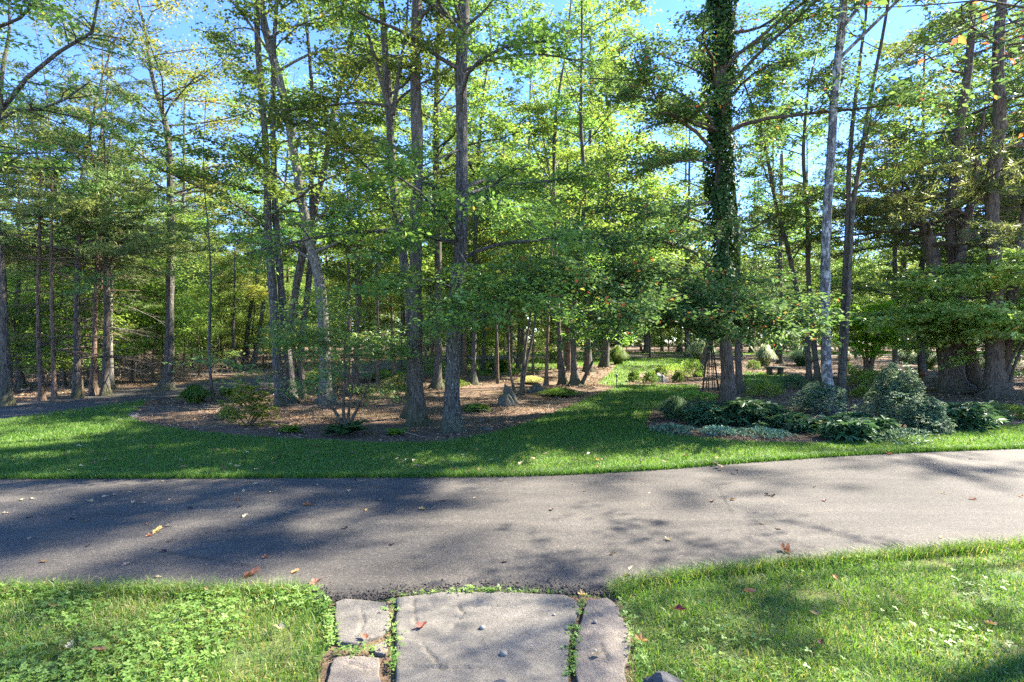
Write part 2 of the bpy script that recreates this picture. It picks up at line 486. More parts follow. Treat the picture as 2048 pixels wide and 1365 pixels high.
ROAD_FAR = pxpoly([(-500, 961), (0, 960), (300, 959), (650, 958), (1024, 955), (1280, 944), (1500, 927), (1760, 910), (2048, 899), (2500, 884)])
ROAD_NEAR = pxpoly([(2600, 1052), (2048, 1090), (1880, 1104), (1700, 1120), (1520, 1136), (1400, 1150), (1290, 1166), (1235, 1178), (1235, 1192), (1160, 1192), (1060, 1190), (940, 1188), (800, 1196), (720, 1208), (650, 1205), (640, 1186), (400, 1184), (0, 1180), (-700, 1178)])
ROAD = np.vstack([ROAD_FAR, ROAD_NEAR])
sheet('driveway', ROAD, M['asphalt'], .012, .35, edge=.012)

def ribbon(pts, w):
    c = spline(pts, 60)[:, :2]
    t = np.gradient(c, axis=0); t /= np.linalg.norm(t, axis=1)[:, None]
    n = np.stack([-t[:, 1], t[:, 0]], 1) * w / 2
    return np.vstack([c + n, (c - n)[::-1]])
LOOP_C = [at(*p) for p in [(-420, 880), (-150, 844), (0, 826), (160, 805), (300, 787), (420, 773), (520, 764), (640, 750), (740, 738), (800, 728), (860, 719), (960, 714.5), (1110, 712), (1250, 711.5), (1400, 711.5), (1650, 711), (1900, 710.5), (2300, 711)]]
LOOP = ribbon(LOOP_C, 3.3)
sheet('loop_drive', LOOP, M['asphalt'], .010, 1.2)
STREET = np.array([(-60, 20.5), (-17, 23.5), (-13, 26), (-13, 29), (-18, 27.5), (-60, 25)])
sheet('street', STREET, M['asphalt'], .008, 2)

LAWN_NEAR = np.vstack([ROAD_NEAR[::-1], np.array([(9, -3), (-9, -3)])])
sheet('lawn', LAWN_NEAR, M['lawn'], .004, .4)
LAWN_FAR = np.vstack([ROAD_FAR, pxpoly([(2500, 840), (2200, 846), (2048, 850), (1960, 858), (1880, 868), (1760, 880), (1640, 888), (1480, 884), (1360, 872), (1290, 852), (1305, 822), (1345, 802), (1395, 787), (1400, 771), (1255, 770), (1285, 745), (1375, 738), (1400, 716), (1252, 716), (1235, 728), (1222, 745), (1195, 768), (1232, 776),
                               (1180, 795), (1130, 818), (1060, 845), (990, 866), (890, 884), (760, 887), (600, 880), (470, 872), (370, 862), (290, 848), (255, 833), (285, 812), (296, 801), (230, 810), (120, 825), (0, 841), (-200, 866), (-420, 900)])])
sheet('lawn', LAWN_FAR, M['lawn'], .004, .5, edge=.03)
LAWN_BACK = pxpoly([(1482, 772), (1560, 771), (1600, 762), (1600, 752), (1540, 748), (1490, 744)])
LAWN_MID = pxpoly([(780, 748), (900, 752), (1010, 752), (1100, 739), (1232, 728), (1248, 717), (1100, 717), (930, 720), (850, 727), (800, 736)])
sheet('lawn', LAWN_MID, M['lawn'], .004, .8, edge=.05)
sheet('lawn', LAWN_BACK, M['lawn'], .004, .8)
VERGE = np.array([(-8, LOOP_C[13][1] + 2.0), (60, LOOP_C[13][1] + 2.0), (60, LOOP_C[13][1] + 9), (-10, LOOP_C[13][1] + 9)])
print('far drive at', LOOP_C[13], LOOP_C[10], LOOP_C[5])
sheet('lawn', VERGE, M['lawn'], .004, 2)

# ------------------------------------------------------------------ grass and other ground growth (stuff)
def scatter(poly, dens, fr=1.0, seed=0, clip=True):
    P = np.asarray(poly)[:, :2]
    x0, y0 = P.min(0); x1, y1 = P.max(0)
    if clip:
        y0 = max(y0, 2.2); x0 = max(x0, -.98 * y1 - .4); x1 = min(x1, .98 * y1 + .4)
    n = int((x1 - x0) * (y1 - y0) * dens)
    r = np.random.default_rng(seed)
    x = r.uniform(x0, x1, n); y = r.uniform(y0, y1, n)
    k = in_poly(x, y, P)
    if clip: k &= np.abs(x) < .93 * y + .35
    return x[k], y[k]

def blades(mb, x, y, h, w, bend, tint, z0=None, seed=0):
    """grass blades: a quad and a tip each"""
    r = np.random.default_rng(seed)
    n = len(x)
    a = r.uniform(0, 2 * np.pi, n); b = r.uniform(0, 2 * np.pi, n)
    side = np.stack([np.cos(a), np.sin(a), 0 * a], 1)
    lean = np.stack([np.cos(b), np.sin(b), 0 * b], 1)
    P = np.stack([x, y, (H(x, y) if z0 is None else z0)], 1)
    up = np.array([0, 0, 1.0])
    h = np.broadcast_to(h, (n,))[:, None]; w = np.broadcast_to(w, (n,))[:, None]; bd = np.broadcast_to(bend, (n,))[:, None]
    mid = P + up * h * .6 + lean * bd * h * .3
    tip = P + up * h * (1 - .25 * bd) + lean * bd * h
    V = np.stack([P - side * w / 2, P + side * w / 2, mid + side * w * .38, mid - side * w * .38, tip], 1).reshape(-1, 3)
    k = np.arange(n) * 5
    mb.add(V, np.stack([k, k + 1, k + 2, k + 3], 1), np.stack([k + 3, k + 2, k + 4], 1), tint, tint)

def grass_tint(x, y, r, lo=0., dry=.02):
    t = .15 + .55 * r.random(len(x)) + .35 * (fbm(x, y, .9, 4) - .5)
    d = r.random(len(x)) < dry
    t = np.clip(t, 0, .93); t[d] = r.uniform(.94, 1, d.sum())
    return t

r = np.random.default_rng(11)
mb = MB()
x, y = scatter(LAWN_NEAR, 7000, seed=21)
hh = (.028 + .036 * r.random(len(x))) * (.7 + .9 * fbm(x, y, 2.2, 8))
dry = np.where((x < -1) & (y > 3.0), .3, .14)
t = grass_tint(x, y, r)
dd = r.random(len(x)) < dry * fbm(x, y, 1.7, 31) * 2
t[dd] = r.uniform(.93, 1, dd.sum())
# bare soil where the stones lie
STONE_ZONE = pxpoly([(658, 1202), (1240, 1190), (1258, 1300), (1258, 1410), (640, 1410)])
k = ~in_poly(x, y, STONE_ZONE) & (r.random(len(x)) < np.clip((fbm(x, y, 3.0, 63) - .22) * 4.5, .12, 1))
blades(mb, x[k], y[k], hh[k], .003 + .0025 * r.random(k.sum()), .3 + .9 * r.random(k.sum()), t[k], seed=1)
# long fringe of grass along the edge of the driveway
e = spline(np.c_[ROAD_NEAR, np.zeros(len(ROAD_NEAR))], 4000)[:, :2]
e = e[(np.abs(e[:, 0]) < .93 * e[:, 1] + .3) & ~((e[:, 0] > -1.35) & (e[:, 0] < .68))]
e = e[r.integers(0, len(e), 9000)] + np.stack([r.normal(0, .03, 9000), r.normal(-.05, .035, 9000)], 1)
tt = grass_tint(e[:, 0], e[:, 1], r); q = r.random(9000) < .22; tt[q] = r.uniform(.93, 1, q.sum())
blades(mb, e[:, 0], e[:, 1], .06 + .07 * r.random(9000), .004, .5 + .8 * r.random(9000), tt, seed=2)
tag(mb.build('grass', M['grass']), kind='stuff')

def trefoils(x, y, z, s, tint, seed):
    """clover: three round leaflets on a short stalk"""
    r = np.random.default_rng(seed); n = len(x)
    a0 = r.uniform(0, 2 * np.pi, n)
    nx = r.normal(0, .28, n); ny = r.normal(0, .28, n)
    mb = MB()
    ring = [(0, 0), (.35, .32), (.8, .38), (1, 0.0), (.8, -.38), (.35, -.32)]
    for k in range(3):
        a = a0 + k * 2.094
        c, sn = np.cos(a), np.sin(a)
        vs = []
        for (u, v) in ring:
            dx = (u * c - v * sn) * s; dy = (u * sn + v * c) * s
            dz = nx * dx + ny * dy + (abs(v) * .35 - .05) * s
            vs.append(np.stack([x + dx, y + dy, z + dz], 1))
        V = np.stack(vs, 1).reshape(-1, 3)
        b = np.arange(n) * 6
        mb.add(V, np.concatenate([np.stack([b, b + 1, b + 2, b + 3], 1), np.stack([b, b + 3, b + 4, b + 5], 1)]), None, np.concatenate([tint, tint]))
    return mb
x, y = scatter(LAWN_NEAR, 2600, seed=33)
dn = fbm(x, y, 1.6, 77)
k = ((x < 0) & (r.random(len(x)) < np.clip((dn - .38) * 4.5, 0, .85))) | ((x > 0) & (r.random(len(x)) < np.clip((dn - .45) * 1.4, 0, .18)))
k &= ~in_poly(x, y, STONE_ZONE)
x, y = x[k], y[k]
tag(trefoils(x, y, H(x, y) + .025 + .04 * r.random(len(x)), .012 + .008 * r.random(len(x)), np.clip(.2 + .7 * r.random(len(x)), 0, 1), 3).build('clover', M['clover']), kind='stuff')

mb = MB()
for (y0, y1, dn, hh, ww) in ((6, 9.2, 2900, .045, .008), (9.2, 12.5, 1500, .05, .011), (12.5, 20, 420, .07, .017), (20, 60, 60, .09, .04)):
    for poly in (LAWN_FAR, LAWN_BACK, LAWN_MID, VERGE):
        P = np.asarray(poly)[:, :2]
        x, y = scatter(P, dn, seed=int(y0 * 7))
        k = (y >= y0) & (y < y1); x, y = x[k], y[k]
        if not len(x): continue
        blades(mb, x, y, hh * (.6 + .8 * r.random(len(x))), ww * (.6 + .6 * r.random(len(x))), .3 + .8 * r.random(len(x)), grass_tint(x, y, r, dry=.015), seed=int(y0 * 3))
# fringe where the far lawn meets the driveway
e = spline(np.c_[ROAD_FAR, np.zeros(len(ROAD_FAR))], 6000)[:, :2]
e = e[np.abs(e[:, 0]) < .95 * e[:, 1] + .3]
e = e[r.integers(0, len(e), 16000)] + np.stack([r.normal(0, .03, 16000), np.abs(r.normal(0, .07, 16000)) - .02], 1)
blades(mb, e[:, 0], e[:, 1], .05 + .06 * r.random(16000), .007, .4 + .8 * r.random(16000), np.clip(grass_tint(e[:, 0], e[:, 1], r) - .12, 0, 1), seed=5)
tag(mb.build('grass', M['grass']), kind='stuff')

def flat_leaves(x, y, z, s, seed, tint, tilt=.35):
    r = np.random.default_rng(seed); n = len(x)
    P = np.stack([x, y, z], 1)
    D = np.stack([np.cos(a := r.uniform(0, 6.283, n)), np.sin(a), r.normal(0, tilt, n)], 1)
    Nn = np.stack([r.normal(0, tilt, n), r.normal(0, tilt, n), np.ones(n)], 1)
    return leaf_cards(P, D, Nn, s, .55, tint)

def leaf_cards(P, D, Nn, s, wr, tint, fold=.12):
    """one folded rhombic leaf (two triangles) per point"""
    D = D / np.maximum(np.linalg.norm(D, axis=1), 1e-9)[:, None]
    Wd = np.cross(D, Nn); Wd /= np.maximum(np.linalg.norm(Wd, axis=1), 1e-9)[:, None]
    Nn = np.cross(Wd, D)
    s = np.broadcast_to(s, (len(P),))[:, None]
    base = P - D * s * .5; tip = P + D * s * .5
    lft = P - D * s * .06 + Wd * s * wr * .5 + Nn * s * fold
    rgt = P - D * s * .06 - Wd * s * wr * .5 + Nn * s * fold
    V = np.stack([base, lft, tip, rgt], 1).reshape(-1, 3)
    k = np.arange(len(P)) * 4
    T = np.concatenate([np.stack([k, k + 1, k + 2], 1), np.stack([k, k + 2, k + 3], 1)])
    return V, T, np.concatenate([tint, tint])

# leaf litter on the beds and the forest floor
mb = MB()
BEDS = np.array([(-30, 9), (30, 9), (45, 45), (-45, 45)])
for (y0, y1, dn, sz) in ((8.5, 14, 620, .05), (14, 24, 170, .08), (24, 46, 26, .14)):
    n = int((y1 - y0) * 2 * .95 * y1 * dn)
    x = r.uniform(-.95 * y1, .95 * y1, n); y = r.uniform(y0, y1, n)
    k = ~in_poly(x, y, LAWN_FAR[:, :2]) & ~in_poly(x, y, LAWN_BACK) & ~in_poly(x, y, LOOP) & ~in_poly(x, y, ROAD)
    k &= r.random(n) < .12 + 2.2 * (fbm(x, y, .8, 51) - .33)
    x, y = x[k], y[k]; n = len(x)
    V, T, ta = flat_leaves(x, y, H(x, y) + .012 + .015 * r.random(n), sz * (.5 + .7 * r.random(n)), 6, r.random(n))
    mb.add(V, None, T, None, ta)
tag(mb.build('leaf_litter', M['litter']), kind='stuff')

# ------------------------------------------------------------------ trees
def unit(v): return v / np.maximum(np.linalg.norm(v, axis=-1, keepdims=True), 1e-9)

def tubes(mb, P, Rd, sides):
    """n tubes of k points each"""
    n, k, _ = P.shape
    T = unit(np.gradient(P, axis=1))
    md = P[:, -1] - P[:, 0]
    ref = np.where((np.abs(md[:, 2]) > .7 * np.linalg.norm(md, axis=1))[:, None], np.array([[1., 0, 0]]), np.array([[0, 0, 1.]]))[:, None, :]
    U = unit(np.cross(T, np.broadcast_to(ref, T.shape))); Vv = np.cross(T, U)
    a = np.arange(sides) / sides * 2 * np.pi
    ring = P[:, :, None] + Rd[:, :, None, None] * (np.cos(a)[None, None, :, None] * U[:, :, None] + np.sin(a)[None, None, :, None] * Vv[:, :, None])
    b = (np.arange(n)[:, None, None] * k + np.arange(k - 1)[None, :, None]) * sides
    i = np.arange(sides)[None, None, :]; j = (i + 1) % sides
    Q = np.stack(np.broadcast_arrays(b + i, b + j, b + sides + j, b + sides + i), -1).reshape(-1, 4)
    mb.add(ring.reshape(-1, 3), Q)

def stem_tube(mb, pts, rad, sides, seed, flare=.75, z0=0.0):
    """a trunk: knobbly, flared with root lobes at its foot, closed at its top"""
    k = len(pts)
    T = unit(np.gradient(pts, axis=0))
    U = unit(np.cross(T, np.array([[1., 0, 0]]))); Vv = np.cross(T, U)
    a = np.arange(sides) / sides * 2 * np.pi
    h = np.maximum(pts[:, 2] - z0, 0)
    r_ = np.random.default_rng(seed)
    ph = r_.uniform(0, 6.28, 3)
    lob = 1 + .32 * np.cos(3 * a + ph[0]) + .3 * np.cos(5 * a + ph[1])
    fl = (np.exp(-h / .3) * .75 + np.exp(-h / .1) * .55)[:, None] * flare * lob[None, :]
    nz = (vnoise(a[None, :] * 1.3 + 0 * h[:, None], h[:, None] * 2.6 + 0 * a[None, :], 1.0, seed % 97) - .5) * .26
    nz += (vnoise(a[None, :] * 3.5 + 0 * h[:, None], h[:, None] * 8 + 0 * a[None, :], 1.0, seed % 89) - .5) * .09
    nz[:, :] *= 1
    rr = rad[:, None] * (1 + fl + nz)
    ring = pts[:, None] + rr[..., None] * (np.cos(a)[None, :, None] * U[:, None] + np.sin(a)[None, :, None] * Vv[:, None])
    V = np.vstack([ring.reshape(-1, 3), pts[-1:]])
    b = np.arange(k - 1)[:, None] * sides; i = np.arange(sides)[None]; j = (i + 1) % sides
    Q = np.stack(np.broadcast_arrays(b + i, b + j, b + sides + j, b + sides + i), -1).reshape(-1, 4)
    top = (k - 1) * sides
    Tt = np.stack([top + np.arange(sides), top + (np.arange(sides) + 1) % sides, np.full(sides, k * sides)], 1)
    mb.add(V, Q, Tt)

def grow_limbs(r_, start, az, el0, el1, L, k=8, wob=.18):
    n = len(start)
    t = np.linspace(0, 1, k)[None]
    azs = az[:, None] + np.cumsum(r_.normal(0, wob, (n, k)), 1)
    els = el0[:, None] + (el1 - el0)[:, None] * t ** .8 + np.cumsum(r_.normal(0, wob * .5, (n, k)), 1)
    d = np.stack([np.cos(els) * np.cos(azs), np.cos(els) * np.sin(azs), np.sin(els)], -1)
    stp = (L / (k - 1))[:, None, None]
    P = start[:, None] + np.concatenate([np.zeros((n, 1, 3)), np.cumsum(d[:, :-1] * stp, 1)], 1)
    return P

def sample(P, idx, t):
    """points at parameter t on the polylines P[idx], with their direction"""
    k = P.shape[1]
    u = np.clip(t, 0, .9999) * (k - 1); i = np.floor(u).astype(int); f = (u - i)[:, None]
    a, b = P[idx, i], P[idx, i + 1]
    return a * (1 - f) + b * f, unit(b - a)

def foliage(r_, crown, wood, limbs, limb_r, p):
    """side shoots and leaves along limbs"""
    n = len(limbs)
    Ll = np.linalg.norm(np.diff(limbs, axis=1), axis=2).sum(1)
    cnt = np.maximum(2, (Ll * p['subs']).astype(int))
    idx = np.repeat(np.arange(n), cnt)
    t = r_.uniform(p.get('t0', .22), 1, len(idx)) ** .85
    st, dr = sample(limbs, idx, t)
    sg = np.where(r_.random(len(idx)) < .5, -1, 1)
    az = np.arctan2(dr[:, 1], dr[:, 0]) + sg * r_.uniform(.5, 1.25, len(idx))
    el = r_.normal(p.get('sub_el', .12), .22, len(idx))
    sl = (p['sub_len'] * Ll[idx] * (1.05 - .6 * t) + .15) * r_.uniform(.6, 1.25, len(idx))
    subs = grow_limbs(r_, st, az, el, el - p.get('droop', .25), sl, 5, .2)
    r0 = np.minimum(limb_r[idx] * .4, .02 + 0 * sl) * (1 - .5 * t)
    rs = np.linspace(1, .25, 5)[None] * np.maximum(r0, p.get('twig_r', .004))[:, None]
    tubes(wood, subs, rs, 3)
    # leaves on the side shoots and on the outer limb
    lens = np.linalg.norm(np.diff(subs, axis=1), axis=2).sum(1)
    ln = r_.poisson(lens * p['leaves'] * (1.25 if p.get('needles') else 3.2) * r_.uniform(.25, 1.8, len(lens)))
    li = np.repeat(np.arange(len(subs)), ln)
    lt = r_.uniform(.05, 1.02, len(li))
    pos, ld = sample(subs, li, lt)
    ci = idx[li]
    m = len(pos)
    spread = p.get('spread', .16)
    pos = pos + r_.normal(0, 1, (m, 3)) * np.array([spread, spread, spread * p.get('flat', .45)])
    if p.get('needles'):
        D = unit(ld + r_.normal(0, .55, (m, 3)) + np.array([0, 0, .12]))
        Nn = r_.normal(0, 1, (m, 3))
    else:
        hd = r_.uniform(0, 6.283, m)
        D = np.stack([np.cos(hd), np.sin(hd), r_.normal(-.25, .3, m)], 1) + ld * .5
        Nn = np.stack([r_.normal(0, .5, m), r_.normal(0, .5, m), np.ones(m)], 1)
    s = p['leaf'] * (1.0 if p.get('needles') else .86) * r_.uniform(.45, 1.4, m)
    shoot = r_.random(len(subs))[li]
    tint = np.clip(.12 + .5 * r_.random(m) + .3 * shoot, 0, .93)
    odd = r_.random(m) < p.get('turn', .02)
    tint[odd] = r_.uniform(.94, 1, odd.sum())
    V, T, ta = leaf_cards(pos, D, Nn, s, p.get('wr', .58), tint)
    crown.add(V, None, T, None, ta)
    return m

TOTAL = [0]
def stem_from_px(pts, d, top, seed, dy=0.0):
    """pixel polyline (x, y, width) at distance d -> points and radii, carried on up to height top"""
    r_ = np.random.default_rng(seed)
    P = [W(px, py, d) for px, py, w in pts]
    rad = [w * .405 * d / FPX for px, py, w in pts]
    P = np.array(P); rad = np.array(rad)
    P[:, 1] += np.cumsum(r_.normal(0, .06, len(P))) - 0
    P[0, 1] = d
    P[0, 2] = float(H(0, d)) - .06
    last = P[-1]
    if top and last[2] < top - .5:
        dirn = unit(P[-1] - P[-2]) * .7 + np.array([0, 0, .6])
        n = 4
        st = (top - last[2]) / n
        for i in range(n):
            dirn = unit(dirn + r_.normal(0, .08, 3)); dirn = dirn / max(dirn[2], .5)
            P = np.vstack([P, P[-1] + dirn * st])
            rad = np.append(rad, rad[len(pts) - 1] * (1 - (i + 1) / n * .88))
    n = max(10, int((P[-1, 2] - P[0, 2]) / .28))
    n = min(n, 70)
    Q = spline(np.c_[P, rad], n)
    # finer rings at the foot
    return Q[:, :3], np.maximum(Q[:, 3], .008)

def add_limbs(r_, stems, h0, h1, n, Lf, el=(.25, .8), az=None, el1=0.0):
    """limbs leaving the stems between heights h0 and h1"""
    st, azs, els, Ls, rs = [], [], [], [], []
    for i in range(n):
        P, rad = stems[r_.integers(0, len(stems))]
        z = r_.uniform(h0, h1)
        if z > P[-1, 2]: z = r_.uniform(min(h0, P[-1, 2] - .5), P[-1, 2] - .1)
        k = int(np.clip(np.searchsorted(P[:, 2], z), 1, len(P) - 1))
        st.append(P[k]); 
        azs.append(r_.uniform(0, 6.283) if az is None else r_.normal(az[0], az[1]))
        els.append(r_.uniform(*el))
        f = (z - h0) / max(h1 - h0, .1)
        Ls.append(Lf(f) * r_.uniform(.65, 1.2)); rs.append(min(rad[k] * .38, .009 + .0115 * Ls[-1]))
    st = np.array(st); azs = np.array(azs); els = np.array(els); Ls = np.array(Ls); rs = np.array(rs)
    return grow_limbs(r_, st, azs, els, np.full(n, el1) + els * .2, Ls), rs

LEAFY = dict(subs=4.2, sub_len=.32, leaves=34, leaf=.095, spread=.13)
def tree(name, label, bark, leafm, stems_px, h0, n, L, top=16, seed=1, group=None, cat='tree', p=None, d=None, h1=None, el=(.2, .75), extra=(), bare=0, bare_h=(1.5, 5), sides=14, az=None, base=None, ivy=None, el1=0.0, ret=False):
    r_ = np.random.default_rng(seed)
    if base is None:
        base = at(stems_px[0][0][0], stems_px[0][0][1])
    d0 = d or base[1]
    root = thing(name, (base[0], base[1], base[2]), label, cat, group)
    stems = []
    wood_all = []
    for i, pts in enumerate(stems_px):
        if isinstance(pts, np.ndarray):            # stem given in metres: x, y, z, radius
            Q = spline(pts, max(10, min(60, int(pts[-1, 2] / .35))))
            stems.append((Q[:, :3], np.maximum(Q[:, 3], .008)))
            mbt = MB(); stem_tube(mbt, Q[:, :3], np.maximum(Q[:, 3], .008), sides, seed * 7 + i, z0=base[2]); wood_all.append(mbt)
            continue
        dd = at(pts[0][0], pts[0][1])[1] if d is None and 683 < pts[0][1] and len(pts[0]) == 3 and abs(at(pts[0][0], pts[0][1])[1] - d0) < 1.5 else d0
        P, rad = stem_from_px(pts, dd, top, seed * 31 + i)
        stems.append((P, rad))
        mbt = MB()
        stem_tube(mbt, P, rad, sides, seed * 7 + i, z0=base[2])
        wood_all.append(mbt)
    q = dict(LEAFY)
    if p: q.update(p)
    crown = MB(); wood = wood_all[0]
    if n:
        n = int(n * 1.25)
        hi = h1 or top or max(P_[-1, 2] for P_, _ in stems)
        limbs, rs = add_limbs(r_, stems, h0, max(hi, h0 + .3), n, L, el, az, el1)
        tubes(wood, limbs, np.linspace(1, .3, limbs.shape[1])[None] * rs[:, None], 6)
        TOTAL[0] += foliage(r_, crown, wood, limbs, rs, q)
    for (pl, rr, leafy) in extra:
        P = spline(np.array(pl), 9)[None]
        tubes(wood, P, np.linspace(1, .3, 9)[None] * rr * .68, 7)
        if leafy:
            qq = dict(q); qq.update(leafy)
            TOTAL[0] += foliage(r_, crown, wood, P, np.array([rr]), qq)
    if bare:
        limbs, rs = add_limbs(r_, stems, bare_h[0], bare_h[1], bare, lambda f: 1.6, (-.2, .25), None, -.25)
        tubes(wood, limbs, np.linspace(1, .3, 8)[None] * np.minimum(rs, .016)[:, None], 4)
        idx = np.repeat(np.arange(bare), 5); st, dr = sample(limbs, idx, r_.uniform(.3, 1, len(idx)))
        az_ = np.arctan2(dr[:, 1], dr[:, 0]) + r_.choice([-1, 1], len(idx)) * r_.uniform(.4, 1.1, len(idx))
        tw = grow_limbs(r_, st, az_, r_.normal(-.1, .2, len(idx)), r_.normal(-.3, .2, len(idx)), r_.uniform(.2, .8, len(idx)), 5, .2)
        tubes(wood, tw, np.linspace(1, .3, 5)[None] * np.full((len(idx), 1), .005), 3)
    for w_ in wood_all:
        part(w_, 'trunk', M[bark], root, True)
    if crown.n:
        part(crown, 'crown', M[leafm], root)
    if ivy:
        ivy_on(root, stems[0], *ivy, seed=seed)
    return root

def ivy_on(root, stem, z0, z1, thick, n, seed=0):
    P, rad = stem
    r_ = np.random.default_rng(seed + 900)
    z = r_.uniform(z0, z1, n)
    k = np.clip(np.searchsorted(P[:, 2], z), 1, len(P) - 1)
    a = r_.uniform(0, 6.283, n)
    lump = .35 + 1.3 * vnoise(a * 1.1, z * 1.4, 1.0, 5) * (.4 + vnoise(a * .1, z * .55, 1, 8))
    taper = np.clip((z - z0) / 1.2, .15, 1)
    rr = rad[k] + thick * lump * taper * r_.random(n) ** .9
    keep = vnoise(np.cos(a) * 1.3 + 5, z * 1.1 + np.sin(a) * 1.3, 1.6, 21) > .42
    z, k, a, rr = z[keep], k[keep], a[keep], rr[keep]; n = len(z)
    out = np.stack([np.cos(a), np.sin(a), np.zeros(n)], 1)
    C = P[k].copy(); C[:, 2] = z
    pos = C + out * rr[:, None]
    D = np.stack([r_.normal(0, .5, n), r_.normal(0, .5, n), r_.normal(-.8, .4, n)], 1) + out * .5
    Nn = out + r_.normal(0, .35, (n, 3)) + np.array([0, 0, .4])
    V, T, ta = leaf_cards(pos, D, Nn, .105 * r_.uniform(.5, 1.2, n), .85, np.clip(.1 + .8 * r_.random(n), 0, 1))
    mb = MB(); mb.add(V, None, T, None, ta)
    part(mb, 'ivy', M['ivy'], root)


PINE = dict(subs=4.2, sub_len=.34, leaves=44, leaf=.15, wr=.12, needles=True, spread=.07, flat=.5, sub_el=.05, droop=.05, turn=.01)
WOODLAND = 'trees of the wooded island inside the loop drive'

# --- the island in front: each trunk as it stands
tree('shade_tree', 'tall dark grey furrowed trunk nearest the lawn edge, forking near the top', 'bark_grey', 'leaf_mid',
     [[(905, 862, 40), (904, 800, 38), (907, 650, 36), (920, 480, 33), (922, 300, 30), (921, 150, 29), (928, 0, 29)]],
     3.0, 30, lambda f: 3.6 - 1.6 * f, 17, 3, WOODLAND, p=dict(turn=.01, leaf=.1, leaves=30), sides=20, el1=-.05,
     extra=[([W(918, 45, 10.5), W(880, 22, 10.3), W(855, -30, 10.2), W(830, -120, 10)], .06, dict(subs=4)),
            ([W(930, 55, 10.5), W(975, 15, 10.4), W(1010, -40, 10.2)], .045, dict(subs=4)),
            ([W(922, 420, 10.5), W(960, 395, 10.1), W(1010, 350, 9.6), W(1060, 330, 9.2)], .045, dict(subs=5)),
            ([W(920, 145, 10.5), W(1000, 115, 10.2), W(1090, 110, 9.9), W(1190, 130, 9.5)], .045, dict(subs=5)),
            ([W(918, 580, 10.5), W(850, 560, 9.8), W(790, 575, 9.1), W(720, 590, 8.6)], .035, dict(subs=6, turn=.028)),
            ([W(920, 520, 10.5), W(990, 560, 9.6), W(1060, 600, 8.9), W(1120, 640, 8.4)], .035, dict(subs=6, turn=.028)),
            ([W(915, 560, 10.5), W(900, 600, 9.8), W(890, 630, 9.0), W(905, 655, 8.2)], .03, dict(subs=8, turn=.035)),
            ([W(915, 500, 10.5), W(940, 540, 9.8), W(960, 590, 9.0), W(965, 640, 8.3)], .03, dict(subs=8, turn=.035)),
            ([W(915, 470, 10.5), W(860, 470, 9.8), W(800, 500, 9.0), W(745, 545, 8.5)], .03, dict(subs=7, turn=.028)),
            ([W(918, 380, 10.5), W(980, 400, 9.6), W(1060, 450, 9), W(1130, 500, 8.6)], .03, dict(subs=7, turn=.028)),
            ([W(918, 300, 10.5), W(850, 330, 9.8), W(770, 380, 9.2), W(690, 430, 8.9)], .03, dict(subs=6))])
tree('shade_tree', 'dark mossy-footed pair of trunks left of centre, one straight and one crooked and forked', 'bark_dark', 'leaf_mid',
     [[(835, 850, 36), (835, 800, 33), (834, 650, 31), (835, 500, 29), (837, 300, 27), (833, 150, 25), (838, 0, 24)],
      [(822, 836, 26), (828, 640, 24), (812, 520, 22), (795, 400, 19), (790, 300, 18), (786, 225, 17)]],
     3.2, 26, lambda f: 3.4 - 1.4 * f, 17, 4, WOODLAND, p=dict(turn=.012, leaf=.1, leaves=32), sides=18,
     extra=[([W(786, 230, 11), W(770, 190, 10.9), W(742, 90, 10.8), W(725, 20, 10.6), W(700, -80, 10.5)], .07, dict(subs=4)),
            ([W(786, 230, 11), W(797, 150, 11), W(812, 60, 11.1), W(818, -40, 11.2)], .07, dict(subs=4)),
            ([W(788, 320, 11), W(745, 310, 10.6), W(690, 300, 10.2), W(640, 315, 9.9)], .045, dict(subs=5)),
            ([W(786, 215, 11), W(720, 205, 10.7), W(640, 215, 10.4), W(540, 222, 10)], .04, dict(subs=5))])
tree('shade_tree', 'pale leaning trunk with sunlit smooth bark, tilting left as it rises', 'bark_pale', 'leaf_mid',
     [[(655, 808, 32), (653, 760, 28), (648, 640, 26), (638, 550, 24), (612, 450, 22), (582, 250, 20), (560, 160, 19), (520, 10, 18)]],
     3.6, 22, lambda f: 3.4 - 1.3 * f, 17, 5, WOODLAND, p=dict(leaf=.105, leaves=28), sides=16)
tree('shade_tree', 'two tall grey trunks rising from one mossy foot, left of the pale leaning trunk', 'bark_grey', 'leaf_mid',
     [[(566, 812, 24), (556, 740, 22), (545, 600, 20), (533, 480, 18), (526, 300, 16), (512, 100, 14)],
      [(583, 810, 22), (575, 740, 20), (562, 620, 18), (548, 420, 15), (545, 250, 13)]],
     4, 22, lambda f: 3.2 - 1.2 * f, 16, 6, WOODLAND, p=dict(leaf=.11, leaves=26))
tree('shade_tree', 'two dark trunks spreading apart in a narrow vee just behind the grey clump', 'bark_dark', 'leaf_mid',
     [[(592, 800, 22), (586, 700, 20), (600, 560, 18), (636, 410, 16), (652, 330, 14), (668, 230, 12), (690, 150, 11)],
      [(604, 800, 20), (602, 700, 16), (612, 600, 15), (622, 480, 13), (620, 320, 11)]],
     4, 20, lambda f: 3.2 - 1.2 * f, 16, 7, WOODLAND, p=dict(leaf=.11, leaves=26))
tree('shade_tree', 'straight grey trunk standing at the roadside where the left drive bends, forking high up', 'bark_grey', 'leaf_gold',
     [[(330, 781, 26), (333, 730, 21), (337, 600, 19), (338, 400, 17), (334, 300, 15), (322, 230, 13), (300, 150, 9)]],
     6, 28, lambda f: 4.0 - 2 * f, 16, 8, 'trees along the left drive', p=dict(leaf=.12, leaves=12, spread=.2))
